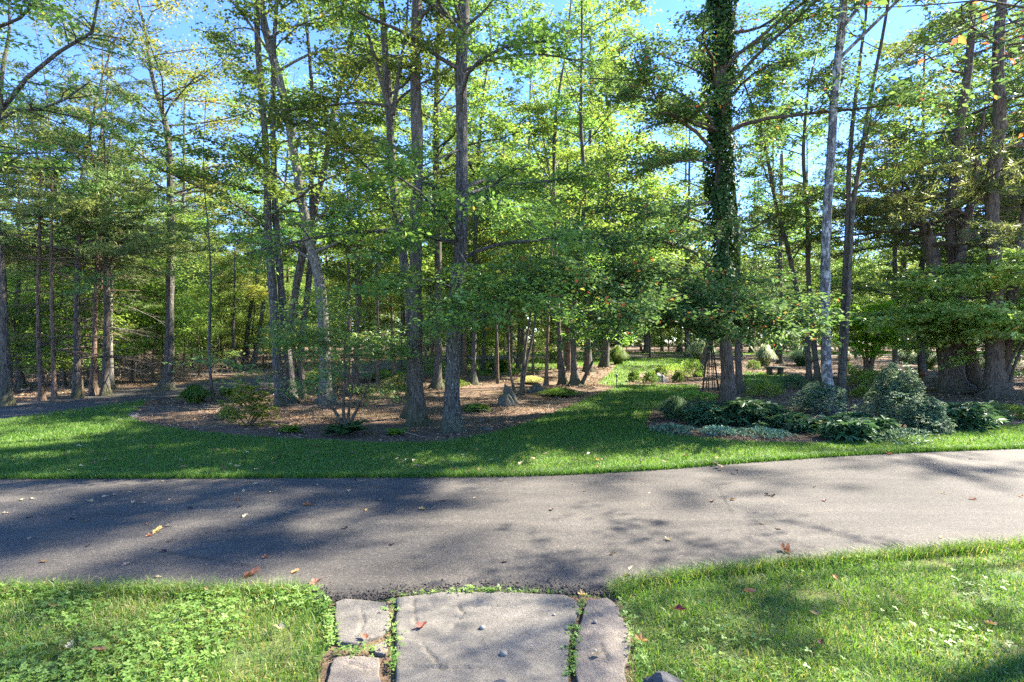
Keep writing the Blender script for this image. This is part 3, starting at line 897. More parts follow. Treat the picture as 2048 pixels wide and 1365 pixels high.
tree('shade_tree', 'dark trunk at the far left edge with pale cut foot, beside the left drive', 'bark_dark', 'leaf_mid',
     [[(8, 812, 24), (16, 740, 21), (22, 650, 19), (16, 500, 17), (6, 380, 15), (14, 280, 13), (24, 220, 11)]],
     5, 14, lambda f: 3.0 - 1.4 * f, 11, 9, 'trees along the left drive', p=dict(leaf=.11, leaves=11))
tree('shade_tree', 'broad dark trunk behind the crooked pair, straight and half hidden', 'bark_dark', 'leaf_light',
     [[(873, 778, 22), (876, 730, 19), (876, 600, 18), (876, 500, 17), (872, 300, 15), (875, 120, 13)]],
     4, 24, lambda f: 3.6 - 1.4 * f, 18, 10, WOODLAND, p=dict(leaf=.13, leaves=20))
tree('shade_tree', 'slender trunk with flaring roots, right behind the central dark trunk', 'bark_grey', 'leaf_light',
     [[(947, 770, 16), (947, 740, 13), (949, 640, 12), (950, 520, 11), (955, 350, 10)]],
     4, 18, lambda f: 3.0 - 1.2 * f, 14, 11, WOODLAND, p=dict(leaf=.13, leaves=20))
for px, py, w, lab, sd in ((928, 752, 9, 'thin brown trunk in the gap left of the flaring-rooted trunk', 12),
                           (967, 741, 9, 'short dark stem behind the flaring-rooted trunk, rooted in bright grass', 13),
                           (992, 757, 8, 'thin whitish stem between the flaring-rooted trunk and the stump rock', 14)):
    tree('young_tree', lab, 'bark_red' if sd == 12 else 'bark_grey', 'leaf_light', [[(px, py, w + 2), (px + 2, py - 90, w), (px + 5, py - 230, w - 2), (px + 8, py - 330, w - 3)]],
         3.4, 14, lambda f: 2.4 - 1 * f, 11, sd, 'young trees in the middle of the island', p=dict(leaf=.13, leaves=18), sides=8)
tree('young_tree', 'thin twin-stemmed sapling leaning out beside the big split rock', 'bark_brown', 'leaf_gum',
     [[(1041, 790, 8), (1045, 745, 7), (1052, 690, 6), (1062, 620, 5)], [(1043, 790, 8), (1052, 730, 7), (1064, 680, 6), (1075, 600, 5)], [(1030, 788, 6), (1020, 740, 5), (1018, 690, 4), (1022, 600, 3)]],
     2.4, 16, lambda f: 1.9 - .8 * f, 6, 15, WOODLAND, p=dict(leaf=.1, leaves=30, turn=.035), sides=8)
tree('young_tree', 'thin straight dark stem right of the rocks, left of the twin pole trunks', 'bark_red', 'leaf_light',
     [[(1093, 772, 9), (1094, 700, 8), (1098, 600, 7), (1105, 450, 6)]], 3.4, 16, lambda f: 2.6 - 1 * f, 12, 16, WOODLAND, p=dict(leaf=.12, leaves=22), sides=8)
tree('shade_tree', 'two smooth pole trunks close together behind the rocks, right of centre', 'bark_dark', 'leaf_light',
     [[(1126, 770, 17), (1121, 720, 14), (1115, 620, 13), (1110, 500, 12), (1108, 360, 10)],
      [(1150, 772, 22), (1148, 730, 16), (1146, 640, 14), (1155, 520, 12), (1168, 400, 10)]],
     3.2, 34, lambda f: 4.0 - 1.5 * f, 17, 17, WOODLAND, p=dict(leaf=.13, leaves=20))
tree('young_tree', 'leaning thin shrubby stems spreading right from the foot of the twin poles', 'bark_brown', 'leaf_light',
     [[(1158, 772, 5), (1180, 730, 4), (1210, 690, 3.5), (1250, 650, 3)], [(1162, 772, 5), (1185, 725, 4), (1200, 690, 3), (1225, 630, 3)]],
     1.3, 16, lambda f: 1.6 - .5 * f, 0, 18, WOODLAND, p=dict(leaf=.13, leaves=24), sides=6)
gum = at(1455, 808)
D_ = gum[1]
tree('ivy_covered_tree', 'tall straight trunk thickly wrapped in dark ivy above a bare brown foot, red-flecked lower boughs', 'bark_brown', 'leaf_gum',
     [[(1455, 808, 34), (1453, 740, 31), (1448, 640, 29), (1444, 500, 28), (1441, 400, 27), (1441, 200, 26), (1440, 0, 25)]],
     6.0, 24, lambda f: 4.2 - 1.2 * f, 21, 19, WOODLAND, p=dict(leaf=.1, leaves=28, turn=.028), sides=16,
     extra=[([W(1447, 600, D_), W(1380, 590, D_ - 1.5), W(1290, 560, D_ - 3), W(1180, 560, D_ - 4.2), W(1060, 590, D_ - 5)], .07, dict(subs=9, leaves=46, turn=.035)),
            ([W(1447, 610, D_), W(1400, 610, D_ - 1.6), W(1350, 620, D_ - 3), W(1290, 620, D_ - 4.4), W(1210, 640, D_ - 5.4)], .06, dict(subs=9, leaves=46, turn=.035)),
            ([W(1447, 600, D_), W(1470, 600, D_ - 1.6), W(1500, 630, D_ - 3), W(1530, 650, D_ - 4.2), W(1600, 670, D_ - 5)], .06, dict(subs=10, leaves=46, turn=.035)),
            ([W(1447, 620, D_), W(1440, 620, D_ - 1.4), W(1430, 640, D_ - 3), W(1420, 655, D_ - 4.4)], .05, dict(subs=11, leaves=50, turn=.035)),
            ([W(1447, 560, D_), W(1380, 500, D_ - 1), W(1280, 480, D_ - 2.4), W(1150, 500, D_ - 3.6)], .06, dict(subs=7, leaves=40, turn=.028)),
            ([W(1443, 400, D_), W(1350, 420, D_ - 1), W(1270, 425, D_ - 2), W(1200, 410, D_ - 3)], .06, dict(subs=4, leaves=22, turn=.028)),
            ([W(1443, 270, D_), W(1370, 240, D_ - .6), W(1300, 200, D_ - 1.2), W(1240, 190, D_ - 2)], .06, dict(subs=6)),
            ([W(1442, 330, D_), W(1380, 320, D_ - .6), W(1310, 330, D_ - 1.4), W(1240, 320, D_ - 2)], .05, dict(subs=6)),
            ([W(1442, 180, D_), W(1390, 140, D_ + .4), W(1320, 110, D_ + .8), W(1250, 60, D_ + 1.2)], .05, dict(subs=6)),
            ([W(1442, 460, D_), W(1390, 440, D_ + .4), W(1330, 420, D_ + .8), W(1260, 400, D_ + 1.2)], .05, dict(subs=6)),
            ([W(1442, 70, D_), W(1520, 55, D_), W(1580, 10, D_ - .4), W(1640, -60, D_ - .8)], .07, dict(subs=4)),
            ([W(1443, 120, D_), W(1510, 90, D_ - .2), W(1560, 60, D_ - .6)], .05, dict(subs=4))],
     ivy=(2.2, 18, .34, 30000))
tree('shade_tree', 'brown trunk close behind the ivy-wrapped tree, on its right', 'bark_brown', 'leaf_mid',
     [[(1480, 785, 18), (1478, 720, 15), (1477, 620, 14), (1474, 500, 13), (1465, 350, 11)]], 4, 20, lambda f: 3.2 - 1.2 * f, 15, 20, WOODLAND, p=dict(leaf=.12, leaves=22))
tree('shade_tree', 'slim pale trunk spotted with white lichen, rising from dark shrubs on the right', 'bark_lichen', 'leaf_mid',
     [[(1661, 828, 26), (1662, 760, 24), (1662, 640, 23), (1664, 450, 21), (1668, 330, 20), (1677, 180, 19), (1696, 0, 18)]],
     6.5, 22, lambda f: 3.4 - 1.0 * f, 18, 21, WOODLAND, p=dict(leaf=.1, leaves=26), sides=18, el=(.5, 1.0),
     extra=[([(7.35, 12.7, 8.6), (8.0, 11.8, 9.6), (8.8, 10.6, 10.6), (9.2, 9.6, 11.6)], .06, dict(subs=7, leaves=34)),  # unseen boughs above the frame, added to cast shade on the left drive surface
            ([(7.35, 12.7, 8.0), (8.2, 12.0, 8.9), (8.9, 11.0, 9.8), (9.2, 10.2, 10.4)], .06, dict(subs=7, leaves=34)),
            ([(7.35, 12.7, 9.8), (7.8, 11.6, 11), (8.2, 10.8, 12), (8.4, 10.2, 13)], .06, dict(subs=7, leaves=34)),
            ([(7.35, 12.7, 11), (8.6, 12.0, 12.6), (9.6, 11.2, 13.6), (10.4, 10.8, 14.2)], .05, dict(subs=6, leaves=30))])
tree('shade_tree', 'dark trunk just behind the lichen-spotted one, forking upward in thin limbs', 'bark_dark', 'leaf_mid',
     [[(1681, 802, 18), (1683, 720, 15), (1690, 560, 14), (1694, 430, 12), (1698, 330, 11), (1705, 220, 9), (1718, 100, 7)],
      [(1682, 802, 14), (1688, 600, 11), (1698, 420, 10), (1715, 300, 9), (1735, 190, 8), (1760, 60, 7)]],
     5, 22, lambda f: 3 - 1 * f, 14, 22, WOODLAND, p=dict(leaf=.11, leaves=24), el=(.5, 1.0))
tree('shade_tree', 'slim dark trunk bending left as it rises, left of the lichen-spotted trunk', 'bark_dark', 'leaf_gum',
     [[(1619, 772, 13), (1608, 690, 12), (1592, 600, 11), (1570, 500, 10), (1548, 420, 9), (1530, 320, 8)]], 4, 22, lambda f: 3 - 1 * f, 13, 23, WOODLAND, p=dict(leaf=.12, leaves=24, turn=.03))
tree('shade_tree', 'slim upright trunk beside the bending one, nearer the lichen-spotted trunk', 'bark_dark', 'leaf_mid',
     [[(1637, 768, 14), (1630, 690, 12), (1620, 560, 11), (1617, 420, 10), (1612, 320, 9)]], 4, 22, lambda f: 3 - 1 * f, 14, 24, WOODLAND, p=dict(leaf=.12, leaves=24))

# --- left woodland edge: pines with bare lower boles
for px, py, w, bk, lab, sd in ((84, 803, 9, 'bark_red', 'thin reddish pine bole second from the left edge, beside the left drive', 30),
                               (109, 804, 8, 'bark_red', 'thinnest pine bole in the gap left of the straight dark pole', 31),
                               (154, 797, 14, 'bark_dark', 'straight dark pole of a pine at the left roadside, bare far up', 32),
                               (183, 792, 9, 'bark_red', 'sunlit reddish twin pine bole, the left one of its pair', 33),
                               (190, 790, 9, 'bark_red', 'sunlit reddish twin pine bole, the right one of its pair', 34),
                               (209, 792, 14, 'bark_dark', 'dark pine bole with long dead side twigs over the left drive', 35),
                               (221, 780, 11, 'bark_pale', 'pale grey pine bole half hidden behind the dark twiggy one', 36)):
    tree('pine_tree', lab, bk, 'needle_light' if sd % 2 else 'needle', [[(px, py, w + 2), (px + 1, py - 150, w), (px + 3, py - 300, w * .8), (px + 4, py - 420, w * .6)]],
         3.6, 34, lambda f: 3.0 - 2.0 * f, 8 + (sd * 7) % 5, sd, 'pines along the left drive', 'pine tree', p=PINE, el=(-.15, .3), bare=14, bare_h=(.8, 4.2), sides=8)
tree('young_tree', 'thin greyish stem standing at the mulch edge above the strappy grass clump', 'bark_grey', 'leaf_dogwood',
     [[(430, 803, 8), (428, 760, 7), (425, 680, 7), (428, 600, 6), (430, 520, 4)]], 2.6, 14, lambda f: 2 - .8 * f, 8, 37, WOODLAND, p=dict(leaf=.11, leaves=26), sides=8)
for px, lean, lab, sd in ((487, 28, 'dark thin trunk leaning right beyond the drive, left one of two', 38), (505, 34, 'pale thin trunk leaning right beyond the drive, right one of two', 39)):
    tree('shade_tree', lab, 'bark_grey' if sd == 38 else 'bark_pale', 'leaf_light', [[(px, 734, 12), (px + lean * .3, 680, 10), (px + lean * .7, 600, 9), (px + lean * 1.5, 480, 8), (px + lean * 1.9, 380, 7)]],
         5, 20, lambda f: 4 - 1.5 * f, 16, sd, 'leaning trunks beyond the left drive', p=dict(leaf=.16, leaves=14, spread=.2), sides=8)
for px, py, w, lab, sd in ((700, 792, 9, 'thin dark trunk just right of the pale leaning trunk', 40), (714, 787, 10, 'thin dark trunk behind the dogwood, paired close with another', 41), (755, 786, 7, 'lone thin stem between the dogwood and the crooked pair', 42)):
    tree('young_tree', lab, 'bark_brown', 'leaf_mid', [[(px, py, w + 1), (px, py - 120, w), (px - 2, py - 260, w * .8), (px + 1, py - 360, w * .6)]],
         3.2, 16, lambda f: 2.4 - 1 * f, 11, sd, 'young trees behind the dogwood', p=dict(leaf=.12, leaves=22), sides=8)

# --- understory
b_ = at(692, 850)
tree('dogwood_tree', 'small many-stemmed dogwood with layered dark foliage standing before the pale leaning trunk', 'bark_brown', 'leaf_dogwood',
     [[(690, 850, 7), (688, 810, 6), (692, 760, 5), (690, 700, 4), (700, 640, 3)], [(694, 850, 6), (700, 800, 5), (706, 750, 4), (715, 690, 3)], [(696, 850, 6), (720, 810, 5), (742, 760, 4), (756, 700, 3)], [(690, 850, 7), (660, 810, 6), (625, 775, 5), (590, 752, 3)]],
     1.25, 30, lambda f: 1.7 - .3 * f, 0, 43, cat='small tree', p=dict(leaf=.09, leaves=19, flat=.3, turn=.015, sub_el=0, subs=5), sides=8, el=(.1, .45), el1=.02)
mp_ = at(1735, 756)
tree('japanese_maple', 'vase-shaped small maple with bright green layered crown over tan stems on the right', 'bark_red', 'leaf_maple',
     [[(1730, 756, 8), (1722, 715, 6), (1700, 680, 4), (1690, 650, 3)], [(1733, 756, 9), (1732, 700, 7), (1730, 660, 5), (1722, 620, 3)], [(1737, 756, 9), (1742, 700, 7), (1752, 660, 5), (1765, 625, 3)], [(1740, 756, 8), (1752, 715, 6), (1775, 680, 4), (1795, 660, 3)]],
     2.2, 46, lambda f: 2.1 - .5 * f, 0, 44, cat='small tree', p=dict(leaf=.12, leaves=46, flat=.3, subs=5), sides=8, el=(-.05, .3), el1=-.1)
kb = at(2010, 792)
tree('kousa_dogwood', 'wide layered tree with broad pale green leaves hanging low over the right trunks', 'bark_brown', 'leaf_kousa',
     [[(2008, 796, 8), (2020, 740, 7), (2045, 690, 6), (2080, 640, 5)], [(1996, 796, 8), (1985, 740, 6), (1975, 690, 5), (1960, 620, 4)], [(2012, 796, 8), (2040, 720, 6), (2075, 660, 5)], [(2004, 796, 8), (2005, 720, 6), (2010, 640, 5), (2000, 540, 4)]],
     2.9, 62, lambda f: 2.6 - .6 * f, 0, 45, cat='small tree', p=dict(leaf=.15, leaves=19, wr=.7, flat=.28, sub_el=0, subs=4.5), sides=8, el=(-.05, .3), el1=-.14, h1=5.2)

# --- the big multi-trunk pines on the right
tree('white_pine', 'massive broken multi-trunk pine on the right with dead side branches and a snapped stub', 'bark_brown', 'needle_light',
     [[(1912, 784, 56), (1905, 740, 44), (1892, 660, 38), (1882, 560, 34), (1870, 480, 26), (1846, 420, 18), (1820, 384, 12), (1808, 366, 5)],
      [(1950, 782, 40), (1940, 700, 30), (1915, 560, 26), (1900, 450, 26), (1915, 340, 24), (1925, 230, 20), (1940, 120, 17), (1945, 0, 14)],
      [(1916, 770, 30), (1912, 600, 26), (1925, 470, 22), (1945, 390, 14), (1960, 300, 9), (1972, 200, 4)]],
     4.6, 44, lambda f: 4.6 - 2.0 * f, 0, 46, None, 'pine tree', p=dict(PINE, leaf=.18, leaves=32), sides=16, el=(-.1, .3), h1=14, bare=80, bare_h=(3.2, 8))
tree('white_pine', 'stout dark pine trunk at the right edge behind the low hanging dogwood', 'bark_brown', 'needle',
     [[(1996, 796, 54), (1992, 740, 42), (1988, 660, 36), (1985, 520, 30), (1980, 380, 26), (1990, 250, 26), (1985, 100, 22)],
      [(2002, 790, 30), (2008, 640, 24), (2030, 500, 20), (2050, 380, 16)]],
     6.5, 34, lambda f: 4.4 - 1.2 * f, 22, 47, None, 'pine tree', p=dict(PINE, leaf=.18, leaves=28), sides=16, el=(-.1, .35), bare=40, bare_h=(3.2, 8))
for px, py, w, sd, lab in ((1790, 742, 12, 48, 'slim pine behind the japanese maple with drooping bare twigs'), (1560, 728, 12, 49, 'dark pine behind the stone bench, left of the bending trunk')):
    tree('pine_tree', lab, 'bark_dark', 'needle', [[(px, py, w), (px, py - 200, w * .9), (px + 4, py - 420, w * .7)]],
         4, 34, lambda f: 3.6 - 2.2 * f, 13, sd, 'pines on the right', 'pine tree', p=dict(PINE, leaf=.19, leaves=26), el=(-.15, .25), bare=20, bare_h=(2, 6), sides=8)

# --- trees whose trunks stand just outside the frame, their boughs reaching in
tree('shade_tree', 'tree at the left edge reaching in with a thick bare limb rising to the right', 'bark_grey', 'leaf_mid',
     [np.array([(-9.4, 8.6, -.05, .2), (-9.4, 8.6, 3, .17), (-9.3, 8.5, 6, .14), (-9.5, 8.6, 9, .1), (-9.6, 8.6, 12, .03)])],
     5.5, 8, lambda f: 3.0 - 1 * f, 12, 50, p=dict(leaf=.085, leaves=12), base=(-9.4, 8.6, 0), el=(.2, .7),
     extra=[([np.array((-9.35, 8.55, 4.0)), W(0, 222, 8), W(45, 165, 7.9), W(110, 110, 7.8), W(165, 75, 7.7), W(198, 50, 7.6), W(200, -20, 7.5)], .075, dict(subs=3.4, leaves=16)),
            ([np.array((-9.35, 8.55, 3.6)), W(0, 237, 8.3), W(60, 225, 8.2), W(130, 200, 8), W(178, 165, 7.9)], .05, dict(subs=3, leaves=8)),
            ([np.array((-9.35, 8.55, 6.0)), W(0, 55, 8), W(60, 15, 7.8), W(100, -40, 7.7)], .06, dict(subs=4, leaves=22))])
tree('shade_tree', 'orange-tipped bough hanging into the top right corner from a tree outside the view', 'bark_grey', 'leaf_gum',
     [np.array([(11.2, 7.0, -.05, .22), (11.2, 7.0, 3, .19), (11.1, 6.9, 6, .15), (11.0, 7.0, 9, .1), (11.0, 7.0, 12, .03)])],
     7.0, 12, lambda f: 2.2 - .8 * f, 12, 51, p=dict(leaf=.1, leaves=16, turn=.06), base=(11.2, 7.0, 0), el=(.1, .6),
     extra=[([np.array((11.1, 6.95, 5.0)), W(2300, 40, 6.6), W(2150, 10, 6), W(2040, 15, 5.4), W(1960, 0, 5.0)], .045, dict(subs=4, leaves=6, turn=.14))])

# --- the wood behind: a few trees of each kind, then copies of trunk and crown
def wild(name, label, bark, leafm, hgt, r0, lean, h0, n, L, seed, p, group, cat='tree', el=(.2, .8), bare=0):
    x = 0.0; r_ = np.random.default_rng(seed)
    P = np.array([(lean * (z / hgt) ** 1.5 + r_.normal(0, .08), r_.normal(0, .08), z, r0 * (1 - .9 * z / hgt) + .01) for z in np.linspace(0, hgt, 6)])
    P[0, 2] = -.25
    return tree(name, label, bark, leafm, [P], h0, n, L, hgt, seed, group, cat, p, base=(0, 0, 0), el=el, bare=bare, bare_h=(1.2, h0), sides=8)

FARP = dict(leaf=.19, leaves=13, subs=3.4, spread=.22, sub_len=.34)
GB, GP, GU = 'broadleaf trees of the wood behind', 'pines of the wood behind', 'undergrowth saplings of the wood behind'
protos = {
    'a': wild('woodland_tree', 'sunny yellow-green broadleaf tree in the wood beyond the far drive', 'bark_grey', 'leaf_light', 17, .17, .6, 3.2, 40, lambda f: 4.0 - 2.2 * f, 101, FARP, GB),
    'b': wild('woodland_tree', 'yellowing airy tree in the wood beyond the drive', 'bark_grey', 'leaf_gold', 15, .14, -.8, 4.2, 36, lambda f: 3.8 - 2.0 * f, 102, FARP, GB),
    'c': wild('woodland_tree', 'mid green broadleaf tree in the wood beyond the drive', 'bark_dark', 'leaf_mid', 18, .18, .3, 3.5, 42, lambda f: 4.0 - 2.2 * f, 103, FARP, GB),
    'd': wild('woodland_tree', 'full-crowned green tree in the wood on the right', 'bark_dark', 'leaf_mid', 16, .15, .2, 3.0, 46, lambda f: 4.2 - 2.0 * f, 109, FARP, GB),
    'p': wild('pine_tree', 'bluish green pine with bare bole in the wood beyond the left drive', 'bark_red', 'needle', 17, .14, .1, 3.2, 60, lambda f: 3.6 - 2.6 * f, 104, dict(PINE, leaf=.23, leaves=26), GP, 'pine tree', (-.15, .25), 14),
    'q': wild('pine_tree', 'sunlit feathery young pine in the wood beyond the drive', 'bark_red', 'needle_light', 11, .1, .1, 1.6, 50, lambda f: 2.9 - 2.1 * f, 105, dict(PINE, leaf=.22, leaves=28), GP, 'pine tree', (-.1, .25), 8),
    'u': wild('sapling', 'leafy light green sapling in the undergrowth beyond the drive', 'bark_brown', 'leaf_light', 5.5, .04, .2, .5, 30, lambda f: 1.9 - 1.0 * f, 106, dict(FARP, leaf=.15, leaves=22, subs=4), GU, 'sapling'),
    'w': wild('young_tree', 'slender light green young tree among the island trunks, leafy from head height up', 'bark_brown', 'leaf_light', 8.5, .05, .3, 2.4, 34, lambda f: 2.3 - 1.1 * f, 108, dict(FARP, leaf=.12, leaves=20, subs=4, spread=.16), 'slender young trees among the island trunks', 'young tree'),
    'v': wild('sapling', 'leafy dark green sapling in the undergrowth beyond the drive', 'bark_brown', 'leaf_mid', 4.2, .035, -.2, .4, 26, lambda f: 1.8 - .9 * f, 107, dict(FARP, leaf=.14, leaves=24, subs=4), GU, 'sapling'),
}
used = set()
def plant(kind, x, y, rz, sc):
    src = protos[kind]
    o = src if kind not in used else copy_tree(src)
    used.add(kind)
    o.location = (x, y, float(H(x, y))); o.rotation_euler = (0, 0, rz); o.scale = (sc, sc, sc)
LC = spline(np.array(LOOP_C), 300)
def clear(x, y, m):
    if np.min(np.hypot(LC[:, 0] - x, LC[:, 1] - y)) < m: return False
    if in_poly(np.array([x]), np.array([y]), LAWN_FAR[:, :2])[0]: return False
    return True
rw = random.Random(77)
placed = []
def try_plant(kinds, n, ymin, ymax, xmin, xmax, gap, scl, cond):
    done = tries = 0
    while done < n and tries < 4000:
        tries += 1
        y = rw.uniform(ymin, ymax); x = rw.uniform(xmin, xmax) * y
        if not clear(x, y, 2.6) or not cond(x, y): continue
        if any((x - a) ** 2 + (y - b) ** 2 < gap * gap for a, b in placed): continue
        placed.append((x, y))
        plant(rw.choice(kinds), x, y, rw.uniform(0, 6.28), rw.uniform(*scl)); done += 1
def inside(x, y):   # right of / within the loop
    return True
left = lambda x, y: x < -.42 * y - 1
# left wood beyond the left drive
try_plant('pqqbb', 24, 17, 45, -.98, -.42, 2.0, (.48, .74), lambda x, y: x < np.interp(y, [12, 20, 30, 45], [-14, -13, -13, -12]))
try_plant('uuvuw', 72, 17, 42, -.98, -.36, 0.8, (.45, 1.0), lambda x, y: x < np.interp(y, [12, 20, 30, 45], [-15, -12.5, -12.5, -12]))
# behind the far drive
far_y = lambda x: 48
try_plant('aaabcq', 70, 46, 82, -.95, .95, 3.0, (.75, 1.12), lambda x, y: True)
try_plant('uuuvq', 60, 44, 66, -.9, .95, 1.8, (.8, 1.6), lambda x, y: True)
try_plant('vvu', 60, LOOP_C[13][1] + 5, LOOP_C[13][1] + 12, -.4, .98, .9, (.5, .9), lambda x, y: True)
# within the loop, towards the back and on the right
try_plant('acpb', 12, 27, 40, -.2, .1, 3.0, (.7, .95), lambda x, y: x > -6)
try_plant('uv', 8, 26, 40, -.15, .12, 1.6, (.6, .9), lambda x, y: x > -5)
try_plant('acpq', 9, 29, 42, .42, .98, 3.4, (.75, 1.0), lambda x, y: not -4 < y - 25 - .489 * (x - 8) < 14)
try_plant('acp', 3, 18, 27, 1.0, 1.3, 3.0, (.8, 1.0), lambda x, y: True)

for x_, y_, k_, s_ in ((3.2, 39, 'a', 1.2), (.6, 34, 'a', 1.1), (6.0, 43, 'b', 1.2), (-3.5, 37, 'a', 1.1), (13.5, 44, 'a', 1.2), (9.5, 50, 'a', 1.3), (-8.5, 46, 'a', 1.2), (-15, 40, 'b', 1.2), (-20, 34, 'a', 1.0), (22, 47, 'a', 1.2)):
    plant(k_, x_, y_, rw.uniform(0, 6.28), s_)

for x_, y_, k_, s_ in ((20.5, 24, 'd', 1.0), (26, 30.5, 'd', 1.05), (15.8, 22, 'd', .85), (28, 27, 'p', 1.0), (31, 45, 'a', 1.2), (26, 50, 'a', 1.2), (22, 22.5, 'p', 1.0), (18.5, 21.5, 'p', .8), (35, 41, 'd', 1.2), (24.5, 26.5, 'd', .95), (12.5, 53, 'a', 1.35), (16.5, 56, 'a', 1.35), (9.0, 57, 'a', 1.4), (5.2, 31, 'a', 1.15), (3.6, 27.5, 'a', 1.0), (8.2, 44.5, 'a', 1.3)):
    plant(k_, x_, y_, rw.uniform(0, 6.28), s_)
for px_, py_, s_ in ((720, 778, .9), (775, 765, 1.1), (985, 768, .95), (1010, 748, 1.1), (1075, 752, 1.0), (1185, 752, .9), (1140, 742, 1.15), (860, 752, 1.0), (1650, 752, 1.0)):
    b_ = at(px_, py_); plant('w', b_[0], b_[1], rw.uniform(0, 6.28), s_ * .9)

# the far wood behind them, one leafy mass
def far_wood():
    mb = MB(); r_ = np.random.default_rng(9)
    n = 230000
    x = r_.uniform(-125, 125, n); y = r_.uniform(84, 112, n)
    top = 8 + 9 * fbm(x, y, .09, 3) + 4 * vnoise(x, y, .35, 6)
    z = top * r_.random(n) ** .8
    hole = vnoise(x, z * 1.4 + y, .45, 12)
    k = hole > .3
    x, y, z = x[k], y[k], z[k]; n = len(x)
    P = np.stack([x, y, z + H(x, y)], 1)
    D = r_.normal(0, 1, (n, 3)); Nn = r_.normal(0, .7, (n, 3)) + np.array([0, 0, 1])
    V, T, ta = leaf_cards(P, D, Nn, r_.uniform(.45, .95, n), .65, np.clip(.2 + .6 * r_.random(n), 0, .93))
    mb.add(V, None, T, None, ta)
    tag(mb.build('far_wood', M['leaf_light']), kind='stuff')
far_wood()

def twig_litter():
    r_ = np.random.default_rng(41); mb = MB()
    n = 2600; y = r_.uniform(9.5, 30, n); x = r_.uniform(-.9, .9, n) * y
    k = ~in_poly(x, y, LAWN_FAR[:, :2]) & ~in_poly(x, y, LOOP) & ~in_poly(x, y, LAWN_BACK)
    x, y = x[k], y[k]; m = len(x)
    P = grow_limbs(r_, np.stack([x, y, H(x, y) + .02], 1), r_.uniform(0, 6.28, m), r_.uniform(0, .08, m), r_.uniform(-.08, .05, m), r_.uniform(.15, .8, m), 5, .3)
    tubes(mb, P, np.linspace(1, .4, 5)[None] * r_.uniform(.004, .01, m)[:, None], 4)
    tag(mb.build('twig_litter', M['twig']), kind='stuff')
twig_litter()

# brushwood: dead twigs and stems under the left wood
def brush(name, polys, n, seed, matn):
    r_ = np.random.default_rng(seed); mb = MB()
    st = []
    for poly in polys:
        P = np.asarray(poly); 
        x = r_.uniform(P[:, 0].min(), P[:, 0].max(), n * 4); y = r_.uniform(P[:, 1].min(), P[:, 1].max(), n * 4)
        k = in_poly(x, y, P); st.append(np.stack([x[k][:n], y[k][:n], H(x[k][:n], y[k][:n])], 1))
    st = np.concatenate(st); m = len(st)
    L = grow_limbs(r_, st, r_.uniform(0, 6.28, m), r_.uniform(.1, 1.3, m), r_.uniform(-.6, .5, m), r_.uniform(.5, 1.8, m), 6, .3)
    tubes(mb, L, np.linspace(1, .4, 6)[None] * r_.uniform(.005, .014, m)[:, None], 3)
    tag(mb.build(name, M[matn]), kind='stuff')
brush('brushwood', [[(-30, 19), (-13.5, 21), (-12.6, 27), (-12.2, 36), (-30, 36)]], 2600, 4, 'twig')
brush('brushwood', [[(-10, 46), (40, 48), (45, 58), (-10, 56)]], 1200, 5, 'twig')
print('leaves', TOTAL)

# ------------------------------------------------------------------ shrubs and garden plants
def shrub(name, label, cat, px, py, wpx, hpx, m, n, leaf, group=None, seed=0, wr=.5, stems=6, flat=1.0, lumps=1.0, up=.2, depth=1.0, whorl=0, peak=0.0):
    b = at(px, py); d = b[1]
    rx = wpx / 2 * d / FPX; hz = hpx * d / FPX
    r_ = np.random.default_rng(seed + 300)
    root = thing(name, b, label, cat, group)
    u = unit(r_.normal(0, 1, (n, 3)))
    u[:, 2] = np.where(u[:, 2] < -.55, -u[:, 2], u[:, 2])
    a = np.arctan2(u[:, 1], u[:, 0])
    lump = 1 - .33 * lumps + .66 * lumps * vnoise(a * 1.5 + seed, u[:, 2] * 2.6, 1.2, seed)
    rr = (1 - .55 * r_.random(n) ** 2.2) * lump
    rx = rx * (1 - peak * np.clip(u[:, 2], 0, 1) ** .8)
    P = b + np.stack([u[:, 0] * rx * rr, u[:, 1] * rx * depth * rr, hz * .36 + u[:, 2] * hz * .62 * rr], 1)
    P[:, 2] = np.maximum(P[:, 2], b[2] + .02)
    D = u + r_.normal(0, .5, (n, 3)) + np.array([0, 0, up])
    if whorl:                                  # leaves in rosettes at the shoot ends
        k = n // whorl; n = k * whorl
        P = np.repeat(P[:k], whorl, 0); a2 = np.tile(np.arange(whorl) / whorl * 6.283, k) + r_.normal(0, .25, n)
        D = np.stack([np.cos(a2), np.sin(a2), r_.normal(-.15, .25, n)], 1)
        P = P + unit(D) * leaf * .5
        Nn = np.array([0, 0, 1.]) + r_.normal(0, .25, (n, 3))
    else:
        Nn = u * .6 + r_.normal(0, .5, (n, 3)) + np.array([0, 0, .6])
    V, T, ta = leaf_cards(P, D, Nn, leaf * r_.uniform(.6, 1.25, n), wr, np.clip(r_.random(n) * .9 + .05, 0, 1))
    mb = MB(); mb.add(V, None, T, None, ta)
    part(mb, 'foliage', m, root)
    if stems:
        az = r_.uniform(0, 6.28, stems)
        L = grow_limbs(r_, np.repeat(b[None], stems, 0) + r_.normal(0, .02, (stems, 3)) * [1, 1, 0] - [0, 0, .03], az, r_.uniform(.7, 1.4, stems), r_.uniform(.3, 1.2, stems), np.full(stems, hz * .85), 6, .15)
        ms = MB(); tubes(ms, L, np.linspace(1, .3, 6)[None] * np.full((stems, 1), max(.008, hz * .014)), 5)
        part(ms, 'stem', M['bark_brown'], root, True)
    return root

